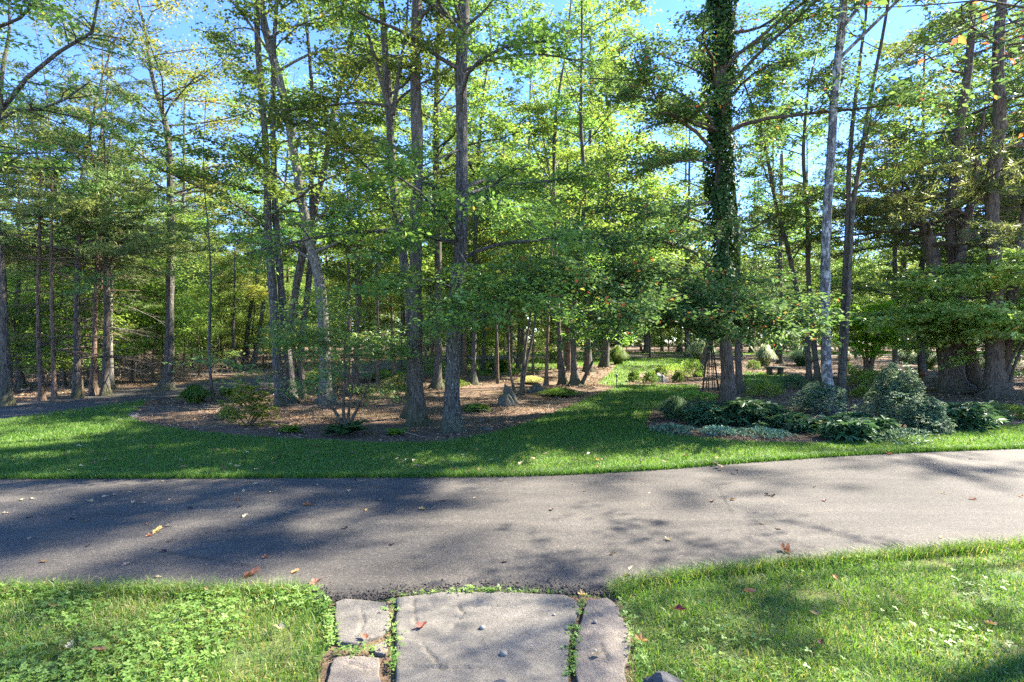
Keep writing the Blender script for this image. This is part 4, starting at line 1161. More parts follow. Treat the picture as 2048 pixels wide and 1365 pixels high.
def tussock(name, label, cat, px, py, wpx, hpx, m, n, group=None, seed=0, w=.012, arch=.6, plumes=0, erect=.75):
    """a clump of arching strap leaves"""
    b = at(px, py); d = b[1]
    rx = wpx / 2 * d / FPX; hz = hpx * d / FPX
    r_ = np.random.default_rng(seed + 500)
    root = thing(name, b, label, cat, group)
    mb = MB()
    a = r_.uniform(0, 6.283, n); rad = rx * r_.random(n) ** .6
    base = b + np.stack([np.cos(a), np.sin(a), 0 * a], 1) * (rad * .35)[:, None]
    out = np.stack([np.cos(a), np.sin(a), 0 * a], 1)
    h = hz * r_.uniform(.7, 1.1, n) * (1.05 - .5 * (rad / rx) ** 2)
    side = np.stack([-np.sin(a), np.cos(a), 0 * a], 1)
    tint = np.clip(.1 + .85 * r_.random(n), 0, 1)
    prof = [(0, 0, 1), (.3, .6, 1), (.68, .92, .8), (1.15, .62, .1)]
    rings = []
    for (o, z, ww) in prof:
        c = base + out * (rad * o * .75)[:, None] + np.array([0, 0, 1.]) * (h * z)[:, None] + r_.normal(0, .01, (n, 3))
        rings += [c - side * w * ww / 2, c + side * w * ww / 2]
    V = np.stack(rings, 1).reshape(-1, 3); k = np.arange(n) * 8
    for i in range(3):
        mb.add(V if i == 0 else np.zeros((0, 3)), np.stack([k, k + 1, k + 3, k + 2], 1) + 2 * i - (0 if i == 0 else mb.n), None, tint)
    part(mb, 'foliage', m, root)
    if plumes:
        mp = MB(); a = r_.uniform(0, 6.283, plumes)
        st = b + np.stack([np.cos(a), np.sin(a), 0 * a], 1) * (rx * .3)
        L = grow_limbs(r_, st, a, r_.uniform(1.0, 1.45, plumes), r_.uniform(.6, 1.2, plumes), hz * r_.uniform(1.1, 1.4, plumes), 6, .08)
        tubes(mp, L, np.linspace(.4, 1, 6)[None] * np.array([.2, .2, .2, .4, 1, .5])[None] * np.full((plumes, 1), .035), 5)
        part(mp, 'plume', M['plume'], root)
    return root

def fern(label, px, py, wpx, m, seed, n=20):
    b = at(px, py); rx = wpx / 2 * b[1] / FPX * 1.25
    root = thing('fern', b, label, 'fern', None)
    r_ = np.random.default_rng(seed)
    mb = MB()
    az = np.arange(n) / n * 6.283 + r_.normal(0, .25, n)
    L = grow_limbs(r_, np.repeat(b[None], n, 0), az, r_.uniform(.6, 1.2, n), r_.uniform(-.6, -.1, n), rx * r_.uniform(.8, 1.25, n), 10, .06)
    idx = np.repeat(np.arange(n), 44); t = np.tile(np.linspace(.08, 1, 44), n)
    P, dr = sample(L, idx, t)
    sg = np.tile(np.where(np.arange(44) % 2, 1, -1), n)[:, None]
    sd = unit(np.cross(dr, np.array([[0, 0, 1.]]))) * sg
    ln = rx * .34 * np.sin(np.clip(t * .92 + .08, 0, 1) * np.pi) ** .7 + .01
    D = unit(sd + dr * .35 + [0, 0, -.05])
    V, T, ta = leaf_cards(P + D * ln[:, None] * .5, D, np.array([0, 0, 1.]) + r_.normal(0, .15, P.shape), ln, .42, np.clip(r_.random(len(P)), 0, 1), .05)
    mb.add(V, None, T, None, ta)
    part(mb, 'frond', m, root)

SD, SB, SG, SY = M['shrub_dark'], M['shrub_blue'], M['shrub_green'], M['shrub_yellow']
shrub('shrub', 'large mounded grey-green shrub with pale-edged leaves on the right of the bed', 'shrub', 1795, 862, 124, 116, SB, 26000, .045, None, 1, .42, 10, lumps=1.3, peak=.4, whorl=6)
shrub('shrub', 'lower right lobe of grey-green shrub, a smaller bush leaning against the large mound', 'shrub', 1850, 864, 80, 66, SB, 14000, .045, None, 2, .42, 6, lumps=1.3, peak=.3, whorl=6)
shrub('shrub', 'rounded dark green bush behind the foot of the lichen-spotted trunk', 'shrub', 1640, 826, 100, 54, SB, 13000, .045, None, 3, .4, 8, lumps=1.3, peak=.25, whorl=6)
shrub('rhododendron', 'yellow-green rhododendron with loose branches left of the grey trunk clump', 'shrub', 497, 852, 92, 86, SY, 1500, .1, None, 4, .35, 9, whorl=7, lumps=1.2)
shrub('shrub', 'small pale low plant at the foot of the rhododendron, on the mulch', 'plant', 460, 838, 44, 22, SG, 420, .07, None, 5, .5, 4)
for px, py, w, h, lab, sd in ((1420, 850, 80, 44, 'leftmost clump of dark glossy evergreen leaves below the ivy-wrapped tree', 6), (1485, 852, 92, 54, 'largest clump of dark glossy evergreen leaves below the ivy-wrapped tree', 7),
                              (1535, 848, 70, 40, 'low clump of dark glossy leaves right of the ivy-wrapped tree', 8), (1700, 880, 90, 46, 'star-shaped dark glossy leaves at the lawn edge before the lichen-spotted trunk', 9),
                              (1745, 876, 66, 36, 'low dark leafy clump below the large grey-green shrub', 10), (1925, 856, 110, 48, 'wide clump of dark shining leaves at the lawn edge right of the grey-green shrub', 11),
                              (1712, 862, 56, 34, 'dark leafy clump just right of the foot of the lichen-spotted trunk', 12), (1595, 862, 70, 30, 'small scattered dark leaves on the mulch left of the lichen-spotted trunk', 13), (1968, 846, 70, 36, 'dark leafy clump at the right end of the shining evergreens', 14)):
    shrub('evergreen_clump', lab, 'plant', px, py, w, h, SD, 1000, .2, 'dark evergreen clumps at the bed front', sd, .3, 4, whorl=8, lumps=1.0)
for px, py, w, h, lab, sd in ((1440, 868, 80, 14, 'pale silvery groundcover patch at the left front of the right bed', 15), (1530, 872, 100, 14, 'silvery low groundcover along the front of the right bed', 16), (1790, 884, 120, 26, 'fine-leaved low groundcover before the large grey-green shrub', 17),
                              (1345, 864, 80, 14, 'thin straggling groundcover at the left tip of the right bed', 18)):
    shrub('groundcover_plant', lab, 'plant', px, py, w, h, SB, 800, .055, 'low groundcover plants in the right bed', sd, .45, 0, lumps=1.0)
tussock('grass_mound', 'soft fine-leaved grass mound at the left end of the right bed', 'ornamental grass', 1352, 838, 96, 44, M['shrub_dark'], 2600, None, 19, .008)
tussock('daylily', 'strappy bright green daylily clump by the left drive', 'plant', 390, 806, 64, 36, M['grass'], 700, None, 20, .03)
tussock('ornamental_grass', 'tall silvery maiden grass fountain left of the wooden obelisk', 'ornamental grass', 1402, 722, 62, 46, M['plume'], 1800, 'ornamental grasses', 21, .02, plumes=16)
tussock('ornamental_grass', 'dark round ornamental grass with brown base at the left lawn edge', 'ornamental grass', 1236, 729, 44, 38, M['shrub_green'], 1500, 'ornamental grasses', 22, .02)
for px, py, w, h, mk, lab, sd in ((1815, 728, 60, 34, 'plume', 'silver-plumed grass left of the broken pine', 23), (1852, 738, 56, 40, 'shrub_green', 'green fountain grass nearest the broken pine trunk', 24), (1608, 732, 70, 40, 'shrub_dark', 'hazy blue-green grass behind the slim dark trunks', 25),
                                  (1690, 728, 30, 30, 'straw', 'small buff grass left of the japanese maple stems', 26), (1530, 732, 44, 44, 'plume', 'pale feathery grass by the stone bench', 27), (2000, 742, 90, 30, 'shrub_green', 'low grass tuft behind the right pine trunks', 28)):
    tussock('ornamental_grass', lab, 'ornamental grass', px, py, w, h, M[mk], 1300, 'ornamental grasses', sd, .022, plumes=8 if mk == 'plume' else 0)
for px, py, w, h, lab, sd in ((800, 778, 110, 26, 'straw-coloured grass patch left of the crooked pair of trunks', 29), (1062, 768, 66, 16, 'bright straw grass patch behind the split rock', 30), (770, 762, 120, 24, 'pale green tall grass along the drive behind the dogwood', 31), (1000, 745, 60, 26, 'sunny green grass tuft behind the young stems', 32), (1120, 792, 90, 16, 'green grass tuft at the lawn edge below the twin poles', 33)):
    tussock('grass_tuft', lab, 'grass tuft', px, py, w, h, M['straw'] if sd < 31 else M['grass'], 1700, 'grass tufts on the island', sd, .014)
for px, py, w, h, mk, lab, sd in ((1268, 764, 26, 22, SG, 'leftmost small round boxwood on the lawn bed', 34), (1301, 766, 34, 24, SG, 'round boxwood touching the pale boulder', 35), (1356, 765, 24, 22, SG, 'dark boxwood right of the pale boulder', 36), (1320, 752, 30, 20, SG, 'leafy plant rising behind the pale boulder', 37),
                                  (1508, 740, 28, 20, SG, 'small bright box bush left of the stone bench', 38), (1585, 778, 56, 26, SD, 'spreading low bush behind the slim dark trunks', 39), (1690, 748, 26, 24, SG, 'little bush behind the lichen-spotted trunk', 40)):
    shrub('boxwood', lab, 'shrub', px, py, w, h, mk, 1300, .06, 'small rounded bushes', sd, .6, 3, lumps=1.1, peak=.15)
for px, py, w, h, lab, sd in ((1352, 752, 70, 22, 'yellow-green perennials behind the boxwoods', 41), (1385, 756, 44, 36, 'reddish-tipped perennials beside the leaning log', 42), (1714, 774, 40, 40, 'bright yellow-green upright perennial below the japanese maple, left one', 43), (1750, 778, 50, 38, 'bright yellow-green upright perennial below the japanese maple, right one', 44), (1730, 796, 44, 22, 'yellow-green leaves at the edge of the large grey-green shrub', 45),
                              (1530, 792, 70, 26, 'brownish green perennials between the ivy-wrapped tree and the slim trunks', 46), (1400, 800, 90, 16, 'thin low weeds on mulch by the obelisk foot', 47)):
    shrub('perennial_plant', lab, 'plant', px, py, w, h, SY, 900, .08, 'perennials in the beds', sd, .4, 6, up=.9)
for px, py, w, h, lab, sd in ((640, 772, 80, 30, 'low green bush at the foot of the dark vee trunks', 48), (955, 822, 50, 12, 'small mossy weeds right of the central trunk', 49), (905, 772, 60, 14, 'pale low weeds behind the central trunk', 50), (850, 740, 110, 28, 'green bush along the far drive behind the central trunks', 51), (1180, 722, 130, 30, 'low rounded bush row end beside the brown-based grass', 52), (1080, 726, 110, 28, 'light green bush behind the twin pole trunks', 53),
                              (2010, 832, 150, 22, 'bright green leafy groundcover at the right edge', 54), (1930, 826, 90, 18, 'bright green leafy groundcover before the broken pine', 55), (455, 792, 30, 14, 'tiny weeds on mulch beside the daylily clump', 56)):
    shrub('low_bush', lab, 'shrub', px, py, w, h, SG, 1900, .075, 'low bushes around the island', sd, .5, 3, lumps=.9)
fern('bright green fern left of the dogwood foot, on the mulch', 580, 866, 42, M['fern'], 1)
fern('bright green fern just left of the crooked pair of trunks', 795, 871, 42, M['fern'], 2)
fern('dark spreading fern below the dogwood stems', 690, 872, 80, M['fern_dark'], 3, 22)

# ------------------------------------------------------------------ rocks
def rock(label, px, py, wpx, hpx, m, seed, depth=.8, lean=0.0, name='rock', cat='rock', group=None, lift=0.0, dist=None):
    b = at(px, py); d = b[1]
    rx = wpx / 2 * d / FPX; hz = hpx * d / FPX
    rx *= .86; hz *= .86
    bm = bmesh.new(); bmesh.ops.create_icosphere(bm, subdivisions=4, radius=1)
    r_ = random.Random(seed)
    pl = [(Vector((r_.uniform(-1, 1), r_.uniform(-1, 1), r_.uniform(-.3, 1))).normalized(), r_.uniform(.68, .94)) for _ in range(12)]
    for v in bm.verts:
        c = v.co.copy()
        for nn, k in pl:
            e = c.dot(nn) - k
            if e > 0: c -= nn * e * .92
        nz = float(fbm(np.array([c.x * 3 + c.z * 2 + seed]), np.array([c.y * 3 - c.z]), 1.0, seed)[0]) - .47
        c *= 1 + .34 * nz
        c.z = max(c.z, -.25)
        v.co = Vector((c.x * rx * 1.15 + lean * max(c.z, 0) * hz, c.y * rx * depth, c.z * hz * 1.15))
    bm.normal_update()
    me = bpy.data.meshes.new(name); bm.to_mesh(me); bm.free()
    me.materials.append(m)
    o = bpy.data.objects.new(name, me); COL.objects.link(o)
    o.location = (b[0], b[1], b[2] + lift)
    return tag(o, label, cat, group)
RK = M['rock']
rock('grey split boulder on the mulch, the lower rounded half in front', 1012, 812, 48, 28, RK, 1)
rock('upright slab-like rock leaning against the grey split boulder', 1026, 808, 30, 40, RK, 2, .5, -.35)
rock('flat tilted rock with a pointed top behind the split boulder', 1075, 786, 44, 18, RK, 3, .7)
rock('pale rounded boulder between the boxwoods', 1318, 764, 34, 18, M['pale_stone'], 4)
rock('flat dark stone at the tip of the lawn by the left drive', 268, 834, 26, 9, M['dark_rock'], 5, 1.0)
rock('mossy boulder half buried by the drive above the rhododendron', 508, 782, 40, 20, RK, 6)
rock('small grey stone among leaves behind the dogwood', 768, 790, 22, 7, RK, 7)
rock('low grey stone right of the central trunk foot', 972, 860, 34, 7, RK, 8)
rock('dark lichen-topped stone at the bottom edge, right of the flagstones', 1327, 1392, 108, 48, M['dark_rock'], 9, .7)
rock('small grey stone at the drive edge beside the rhododendron', 473, 783, 12, 8, RK, 10)

# ------------------------------------------------------------------ flagstones and step
def slab(label, pts, m, top, seed, crack=()):
    P = pxpoly(pts); c = P.mean(0)
    dense = []
    for i in range(len(P)):
        a, b = P[i], P[(i + 1) % len(P)]; n = max(2, int(np.linalg.norm(b - a) / .02))
        for k in range(n): dense.append(a + (b - a) * k / n)
    D = np.array(dense); D = D + .014 * (np.stack([fbm(D[:, 0], D[:, 1], 9, seed), fbm(D[:, 0], D[:, 1], 9, seed + 5)], 1) - .47) * 2
    x0, y0 = D.min(0); x1, y1 = D.max(0); st = .0115
    gx, gy = np.meshgrid(np.arange(x0, x1, st), np.arange(y0, y1, st)); g = np.stack([gx.ravel(), gy.ravel()], 1) + rng.uniform(-.004, .004, (gx.size, 2))
    inn = c + (D - c) * .985
    g = g[in_poly(g[:, 0], g[:, 1], c + (D - c) * .96)]
    n = len(D)
    allp = np.vstack([inn, g])
    vo, eo, fo, *_ = delaunay_2d_cdt([Vector(map(float, p)) for p in allp], [(i, (i + 1) % n) for i in range(n)], [list(range(n))], 1, 1e-6)
    V = np.array([(v.x, v.y) for v in vo])
    f = fbm(V[:, 0], V[:, 1], 3.2, seed + 3, 5)
    f = fbm(V[:, 0] * .7, V[:, 1] * 1.3, 2.2, seed + 3, 5)
    terr = (np.floor(f * 8) + np.clip((f * 8 % 1) * 12, 0, 1)) / 8 * .022
    z = top + terr - .011 + (fbm(V[:, 0], V[:, 1], 34, seed + 9) - .47) * .003
    for (ax, ay, bx, by) in crack:
        A = at(ax, ay)[:2]; B = at(bx, by)[:2]; AB = B - A
        t = np.clip(((V - A) @ AB) / (AB @ AB), 0, 1)
        wob = (vnoise(V[:, 0], V[:, 1], 26, seed + 40) - .5) * .025
        dd = np.abs(np.linalg.norm(V - (A + t[:, None] * AB), axis=1) + wob * (t > .02) * (t < .98))
        z -= .012 * np.exp(-(dd / .007) ** 2)
    V3 = np.c_[V, z]
    ed = V3[:n].copy()
    o1 = np.c_[D, np.full(n, 0) + ed[:, 2] - .012]; o2 = np.c_[D, np.full(n, -.06)]
    N0 = len(V3)
    verts = np.vstack([V3, o1, o2]) - np.array([c[0], c[1], 0])
    faces = [list(f_) for f_ in fo]
    for i in range(n):
        j = (i + 1) % n
        faces.append([i, N0 + i, N0 + j, j]); faces.append([N0 + i, N0 + n + i, N0 + n + j, N0 + j])
    me = bpy.data.meshes.new('flagstone'); me.from_pydata(verts.tolist(), [], faces); me.materials.append(m)
    me.polygons.foreach_set('use_smooth', np.ones(len(me.polygons), bool)); me.update()
    bm = bmesh.new(); bm.from_mesh(me); bmesh.ops.recalc_face_normals(bm, faces=bm.faces); bm.to_mesh(me); bm.free()
    o = bpy.data.objects.new('flagstone', me); COL.objects.link(o); o.location = (c[0], c[1], 0)
    tag(o, label, 'flagstone', 'flagstones of the landing')
slab('large grey flagstone in the middle of the landing', [(792, 1207), (860, 1198), (940, 1194), (1060, 1196), (1130, 1200), (1156, 1216), (1158, 1236), (1140, 1275), (1136, 1330), (1140, 1420), (790, 1420), (792, 1300)], M['flagstone'], .035, 1,
     [(915, 1217, 927, 1240), (927, 1240, 905, 1268), (845, 1300, 885, 1355), (945, 1222, 995, 1222), (800, 1348, 960, 1352), (825, 1205, 832, 1262), (1045, 1320, 1090, 1310)])
slab('smaller grey flagstone left of the large one, touching the asphalt', [(668, 1215), (690, 1208), (740, 1212), (776, 1216), (782, 1262), (760, 1282), (710, 1298), (676, 1294), (672, 1250)], M['flagstone'], .03, 2, [(722, 1222, 727, 1252), (727, 1252, 712, 1285)])
slab('pinkish flagstone at the bottom left of the landing', [(664, 1328), (700, 1322), (758, 1326), (766, 1420), (640, 1420)], M['pink_flagstone'], .03, 3, [(690, 1335, 740, 1350)])
slab('small broken flagstone piece wedged beside the large one', [(744, 1302), (770, 1294), (778, 1306), (772, 1318), (750, 1316)], M['pink_flagstone'], .025, 4)
slab('narrow pinkish flagstone right of the large one', [(1176, 1212), (1215, 1205), (1236, 1222), (1252, 1262), (1262, 1300), (1250, 1340), (1256, 1420), (1160, 1420), (1146, 1330), (1150, 1290), (1166, 1240)], M['pink_flagstone'], .03, 5, [(1190, 1235, 1215, 1252), (1195, 1290, 1215, 1330)])
rock('dark bluestone step edge just showing at the bottom of the landing', 985, 1420, 124, 66, M['dark_rock'], 11, .5, name='stone_step', cat='step')

sheet('soil', pxpoly([(656, 1212), (720, 1214), (800, 1200), (940, 1193), (1060, 1195), (1160, 1197), (1236, 1196), (1262, 1260), (1276, 1340), (1276, 1420), (628, 1420), (640, 1330), (662, 1300)]), M['mulch'], .008, .06, edge=.02)
# weeds in the joints
x, y = [], []
for a, b, n in (((784, 1210), (788, 1365), 160), ((1165, 1205), (1160, 1240), 60), ((1150, 1260), (1140, 1365), 140), ((680, 1312), (772, 1312), 90), ((800, 1200), (1150, 1192), 60), ((1240, 1200), (1285, 1345), 120), ((650, 1215), (664, 1300), 200)):
    A, B = at(*a), at(*b); t = r.random(n)
    x += list(A[0] + (B[0] - A[0]) * t + r.normal(0, .022, n)); y += list(A[1] + (B[1] - A[1]) * t + r.normal(0, .02, n))
x, y = np.array(x), np.array(y)
k = r.random(len(x)) < .3 + .9 * vnoise(x, y, 6, 3)
tag(trefoils(x[k], y[k], .02 + .035 * r.random(k.sum()), .009 + .008 * r.random(k.sum()), np.clip(.3 + .7 * r.random(k.sum()), 0, 1), 8).build('weeds', M['clover']), kind='stuff')
# loose black grit along the ragged asphalt edge by the landing
A = spline(np.c_[pxpoly([(640, 1190), (650, 1204), (720, 1206), (800, 1194), (940, 1186), (1060, 1188), (1160, 1190), (1240, 1188), (1262, 1176)]), np.zeros(9)], 900)
n = 2600
c = A[r.integers(0, 900, n), :2] + np.stack([r.normal(0, .02, n), r.normal(.02, .05, n) * (.4 + 1.2 * r.random(n))], 1)
s = r.uniform(.002, .009, n)
oct_ = np.array([(1, 0, 0), (0, 1, 0), (-1, 0, 0), (0, -1, 0), (0, 0, .8), (0, 0, -.8)])
V = (oct_[None] * (1 + r.normal(0, .2, (n, 6, 1)))) * s[:, None, None] + np.c_[c, .014 + s * .3][:, None]
k = (np.arange(n) * 6)[:, None]
F = np.array([(0, 1, 4), (1, 2, 4), (2, 3, 4), (3, 0, 4), (1, 0, 5), (2, 1, 5), (3, 2, 5), (0, 3, 5)])
mb = MB(); mb.add(V.reshape(-1, 3), None, (k[:, :, None] + F[None]).reshape(-1, 3))
tag(mb.build('gravel', M['asphalt']), kind='stuff')

# pebbles on the landing
pm = None
for i, (px, py, s, lab) in enumerate(((965, 1271, .017, 'pale pebble on the middle of the large flagstone'), (1008, 1325, .02, 'larger pale pebble near the bottom of the large flagstone'), (1108, 1244, .01, 'dark pebble near the right edge of the large flagstone'), (1190, 1258, .012, 'dark pebble on the narrow right flagstone'))):
    b = at(px, py)
    bm = bmesh.new(); bmesh.ops.create_icosphere(bm, subdivisions=3, radius=s)
    for v in bm.verts:
        v.co *= 1 + .25 * (float(vnoise(np.array([v.co.x * 60 + i * 9]), np.array([v.co.y * 60 + v.co.z * 50]), 1, i)[0]) - .5); v.co.z *= .75
    me = bpy.data.meshes.new('pebble'); bm.to_mesh(me); bm.free()
    me.polygons.foreach_set('use_smooth', np.ones(len(me.polygons), bool)); me.materials.append(M['pebble'])
    o = bpy.data.objects.new('pebble', me); COL.objects.link(o); o.location = (b[0], b[1], .035 + s * .55); tag(o, lab, 'pebble')

# ------------------------------------------------------------------ garden objects
def box(mb, c, s, rz=0.0, tilt=None):
    u = np.array([(-1, -1, -1), (1, -1, -1), (1, 1, -1), (-1, 1, -1), (-1, -1, 1), (1, -1, 1), (1, 1, 1), (-1, 1, 1)]) * np.array(s) / 2
    ca, sa = math.cos(rz), math.sin(rz)
    u = np.stack([u[:, 0] * ca - u[:, 1] * sa, u[:, 0] * sa + u[:, 1] * ca, u[:, 2]], 1)
    mb.add(u + np.array(c), [(3, 2, 1, 0), (4, 5, 6, 7), (0, 1, 5, 4), (1, 2, 6, 5), (2, 3, 7, 6), (3, 0, 4, 7)])

def rod(mb, a, b, r0, r1=None, sides=8):
    P = np.linspace(a, b, 3)[None]
    r1 = r0 if r1 is None else r1
    tubes(mb, P, np.linspace(r0, r1, 3)[None], sides)

ob = at(1421, 782); dz = ob[1]
root = thing('garden_obelisk', ob, 'dark wooden pyramid obelisk trellis standing left of the ivy-wrapped trunk', 'trellis')
ht = (782 - 682) * dz / FPX + .15
hw = 17 * dz / FPX
apex = ob + [0, 0, ht]
for i in range(8):
    a = i / 8 * 6.283 + .2
    mb = MB(); rod(mb, ob + [hw * math.cos(a), hw * math.sin(a), -.03], apex + [.03 * math.cos(a), .03 * math.sin(a), 0], .016, .013, 6)
    part(mb, 'pole', M['dark_wood'], root)
for f in (.22, .45, .68):
    mb = MB(); k = np.linspace(0, 6.283, 17); rr = hw * (1 - f) + .03 * f + .012
    tubes(mb, (ob + np.stack([rr * np.cos(k), rr * np.sin(k), np.full(17, ht * f)], 1))[None], np.full((1, 17), .011), 6)
    part(mb, 'hoop', M['dark_wood'], root)
mb = MB(); rod(mb, apex - [0, 0, .06], apex + [0, 0, .12], .045, .012, 8); part(mb, 'finial', M['dark_wood'], root)

lb = at(1396, 754); ld = lb[1]
mb = MB(); P = np.array([lb + [0, 0, -.1], W(1408, 720, ld), W(1418, 690, ld), W(1424, 662, ld - .2)]); q = spline(np.c_[P, [.2, .17, .16, .14]], 14)
stem_tube(mb, q[:, :3], q[:, 3], 10, 5, .2, lb[2])
lone(mb, 'leaning_log', M['bark_brown'], lb, 'dark short leaning log behind the obelisk', 'log', smooth=True)

bb = at(1550, 750)
root = thing('stone_bench', bb, 'low grey stone bench on the small back lawn', 'bench')
sc_ = bb[1] / FPX
mb = MB(); box(mb, bb + [0, 0, 15 * sc_], (36 * sc_, .38, 3.5 * sc_), .15); part(mb, 'seat', M['rock'], root)
for s_ in (-1, 1):
    mb = MB(); box(mb, bb + [s_ * 12 * sc_, s_ * 12 * sc_ * .15, 6.5 * sc_], (5 * sc_, .3, 13.4 * sc_), .15); part(mb, 'leg', M['rock'], root)

lb = at(1233, 778); s_ = lb[1] / FPX
root = thing('garden_light', lb, 'slim black path light on a stake in the grass beside the twin poles', 'path light')
mb = MB(); rod(mb, lb - [0, 0, .05], lb + [0, 0, 24 * s_], .014); part(mb, 'stake', M['black_metal'], root)
mb = MB(); rod(mb, lb + [0, 0, 24 * s_], lb + [0, 0, 28 * s_], .035, .03, 10); rod(mb, lb + [0, 0, 28 * s_], lb + [0, 0, 30 * s_], .055, .01, 10); part(mb, 'lamp_head', M['black_metal'], root)
lb = at(1325, 767)
root = thing('garden_light', lb, 'short black path light at the mulch edge right of the pale boulder', 'path light')
mb = MB(); rod(mb, lb - [0, 0, .05], lb + [0, 0, .2], .014); part(mb, 'stake', M['black_metal'], root)
mb = MB(); rod(mb, lb + [0, 0, .2], lb + [0, 0, .27], .035, .03, 10); rod(mb, lb + [0, 0, .27], lb + [0, 0, .31], .055, .01, 10); part(mb, 'lamp_head', M['black_metal'], root)
lb = at(1846, 772); s_ = lb[1] / FPX
root = thing('garden_post', lb, 'rusty post with a round cap peeking over the grey-green shrub', 'post')
mb = MB(); rod(mb, lb - [0, 0, .05], lb + [0, 0, 18 * s_], .03, .03, 8); part(mb, 'stake', M['rusty_metal'], root)
mb = MB(); k = np.linspace(0, np.pi, 8); tubes(mb, (lb + [0, 0, 18 * s_] + np.stack([0 * k, 0 * k, .1 * (1 - np.cos(k))], 1))[None], (.1 * np.sin(k) + .004)[None], 12); part(mb, 'cap', M['rusty_metal'], root, True)

# ------------------------------------------------------------------ fallen leaves on the drive and grass
def leaf_mesh(name, seed, mt, lobes=5):
    """a dry lobed leaf, cupped and curled, with a stalk"""
    r_ = np.random.default_rng(seed); n = lobes * 4 * 2
    a = np.linspace(-np.pi, np.pi, n, endpoint=False)
    rad = .6 + .4 * np.abs(np.cos(a * lobes / 2)) ** .8
    rad *= 1 + .35 * np.cos(a) * .5
    rings = []
    curl = r_.uniform(.25, .7); tw = r_.uniform(-.8, .8)
    for f in (.0, .5, 1.0):
        x = f * rad * np.cos(a); y = f * rad * np.sin(a) * .72
        z = curl * (y * y * 1.3) + .3 * curl * x * x + tw * x * y * .6 + .06 * np.sin(a * 7 + seed) * f
        rings.append(np.stack([x, y, z], 1))
    V = np.vstack([rings[0][:1], rings[1], rings[2]])
    T = [(0, 1 + i, 1 + (i + 1) % n) for i in range(n)]
    Q = [(1 + i, 1 + n + i, 1 + n + (i + 1) % n, 1 + (i + 1) % n) for i in range(n)]
    V[:, 2] -= V[:, 2].min()
    mb = MB(); mb.add(V * .5, Q, T, r_.random(len(Q)), r_.random(len(T)))
    tubes(mb, np.array([[(-.28, 0, .05), (-.45, .02, .06), (-.68, .1, .02)]]), np.array([[.018, .014, .012]]), 4)
    return mb.mesh(name, mt)
LM = {k: [leaf_mesh('fallen_leaf', i * 7 + j, M['fallen_' + k], 5 if j else 3) for j in range(3)] for i, k in enumerate(('brown', 'orange', 'red', 'tan', 'dark'))}
rl = random.Random(8)
GL = {'brown': 'brown curled fallen leaf lying on the ground', 'orange': 'small orange fallen leaf lying on the ground', 'red': 'small red fallen leaf lying on the ground', 'tan': 'pale tan curled fallen leaf lying on the ground', 'dark': 'small dark shrivelled fallen leaf lying on the ground'}
def fallen(px, py, kind, s, label=None, z=.016):
    b = at(px, py)
    o = bpy.data.objects.new('fallen_leaf', rl.choice(LM[kind])); COL.objects.link(o)
    o.location = (b[0], b[1], b[2] + z); o.scale = (s, s * rl.uniform(.7, 1), s * rl.uniform(.9, 2.0)); o.rotation_euler = (rl.uniform(-.25, .25), rl.uniform(-.25, .25), rl.uniform(0, 6.28))
    tag(o, label or GL[kind], 'leaf', 'fallen leaves')
fallen(500, 1156, 'orange', .13, 'largest crumpled orange-brown leaf on the asphalt near the left grass')
fallen(617, 1014, 'red', .1, 'bright red leaf alone on the shaded asphalt left of the middle')
fallen(632, 1170, 'brown', .1, 'reddish brown leaf on asphalt just above the left flagstone')
fallen(1572, 1107, 'orange', .11, 'orange leaf standing on edge near the right grass')
fallen(315, 1068, 'orange', .1, 'bright orange leaf in the left half of the asphalt')
fallen(841, 1270, 'red', .07, 'crumpled red leaf on the large flagstone', .045)
fallen(1358, 1243, 'red', .09, 'dull red leaf in the grass right of the landing', .07)
fallen(1409, 931, 'red', .1, 'red leaf at the far lawn edge right of the middle')
fallen(1779, 911, 'red', .1, 'red leaf on the far lawn edge at the right')
fallen(1165, 1206, 'orange', .06, 'tan orange leaf in the joint weeds at the top of the right flagstone', .05)
fallen(1197, 1325, 'tan', .06, 'pale tan leaf on the narrow right flagstone', .045)
fallen(730, 1290, 'orange', .06, 'orange leaf at the lower edge of the small left flagstone', .045)
T_, B_, O_, K_, R_ = 'tan', 'brown', 'orange', 'dark', 'red'
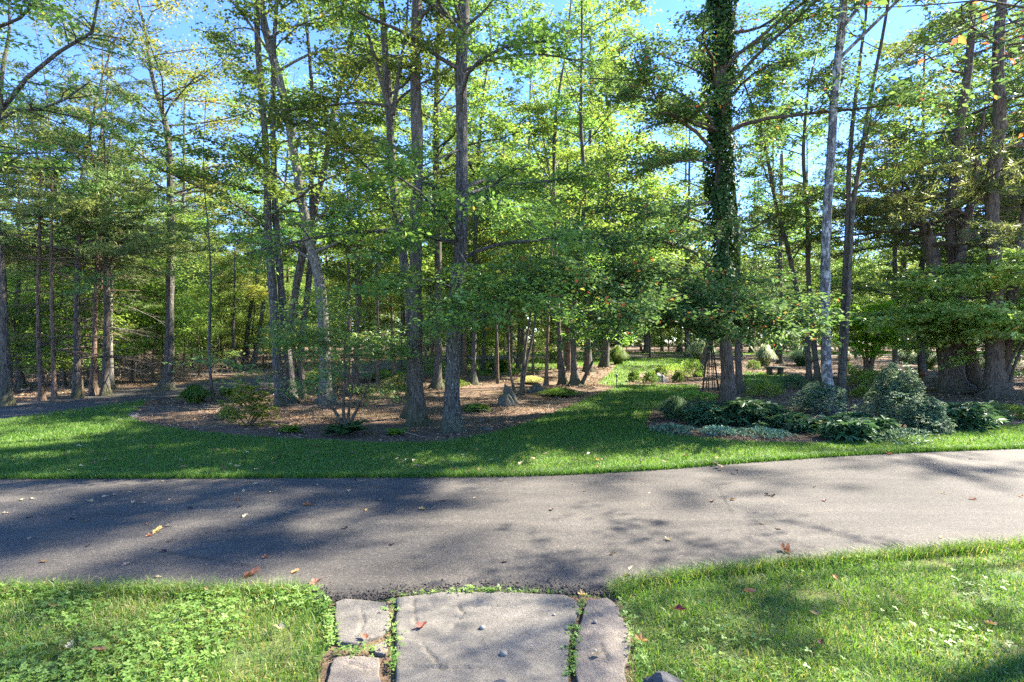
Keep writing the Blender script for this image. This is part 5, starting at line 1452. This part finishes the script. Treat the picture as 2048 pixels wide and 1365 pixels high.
for px, py, k in ((12, 1030, T_), (45, 1003, T_), (66, 1001, T_), (60, 1038, K_), (91, 1033, O_), (143, 1042, K_), (175, 1045, B_), (181, 1007, T_), (211, 996, T_), (229, 993, T_), (260, 988, T_), (267, 1008, T_), (288, 1010, T_), (325, 966, T_), (341, 1002, T_),
                  (331, 1025, T_), (295, 1053, B_), (300, 1076, O_), (337, 1056, T_), (380, 1020, K_), (341, 1086, K_), (177, 1095, K_), (86, 1128, B_), (328, 1107, K_), (254, 1132, T_), (315, 1159, T_), (110, 1166, T_), (89, 1176, O_), (290, 1173, B_), (360, 1175, O_),
                  (532, 1120, O_), (589, 1149, O_), (481, 1016, B_), (475, 1003, R_), (470, 991, T_), (487, 986, T_), (511, 971, T_), (543, 988, T_), (634, 974, T_), (575, 1031, T_), (490, 1037, T_), (153, 1184, K_), (1003, 964, T_), (733, 1024, O_), (845, 1022, O_), (1103, 1023, B_), (1010, 1128, K_),
                  (785, 1093, K_), (1225, 1113, B_), (1262, 1142, T_), (1255, 1157, B_), (1465, 1003, B_), (1424, 1006, B_), (1535, 994, K_), (1546, 996, K_), (1649, 1005, R_), (1887, 990, T_), (1947, 1002, O_), (2043, 996, R_), (1628, 977, K_), (1871, 930, T_), (1941, 921, K_), (1524, 1051, T_), (1555, 1061, K_),
                  (1338, 1084, T_), (1883, 1079, O_), (1423, 1142, O_), (690, 1060, K_), (60, 1080, T_), (950, 1000, T_), (700, 985, T_), (760, 1003, T_), (885, 1005, K_), (1170, 985, T_), (1300, 990, T_)):
    fallen(px, py, k, rl.uniform(.042, .066))
for px, py, k in ((417, 1196, B_), (417, 1242, B_), (106, 1229, B_), (202, 1320, B_), (141, 1310, T_), (1670, 1171, O_), (1496, 1199, O_), (1630, 1246, T_), (1641, 1306, B_), (1979, 1265, B_), (1577, 1133, B_), (560, 1275, T_), (1284, 1300, O_)):
    fallen(px, py, k, rl.uniform(.06, .08), GL[k].replace('lying on the ground', 'caught in the near grass'), .05)
for i in range(60):
    px = rl.uniform(20, 1500); py = rl.uniform(895, 952)
    k = rl.choice((T_, T_, B_, O_, K_))
    fallen(px, py, k, rl.uniform(.05, .09), GL[k].replace('lying on the ground', 'caught in the far lawn'), .05)

for i in range(34):                                   # small dry leaves gathered along the edges of the drive
    e_ = rl.choice(((20, 640, 1176, 1182, None), (1300, 2040, 0, 0, 'r'), (20, 1500, 958, 964, None)))
    px = rl.uniform(e_[0], e_[1])
    py = rl.uniform(e_[2], e_[3]) if e_[4] is None else float(np.interp(px, [1290, 1400, 1700, 2048], [1162, 1146, 1116, 1086])) - rl.uniform(0, 8)
    fallen(px, py, rl.choice((T_, B_, B_, O_, K_)), rl.uniform(.03, .055))
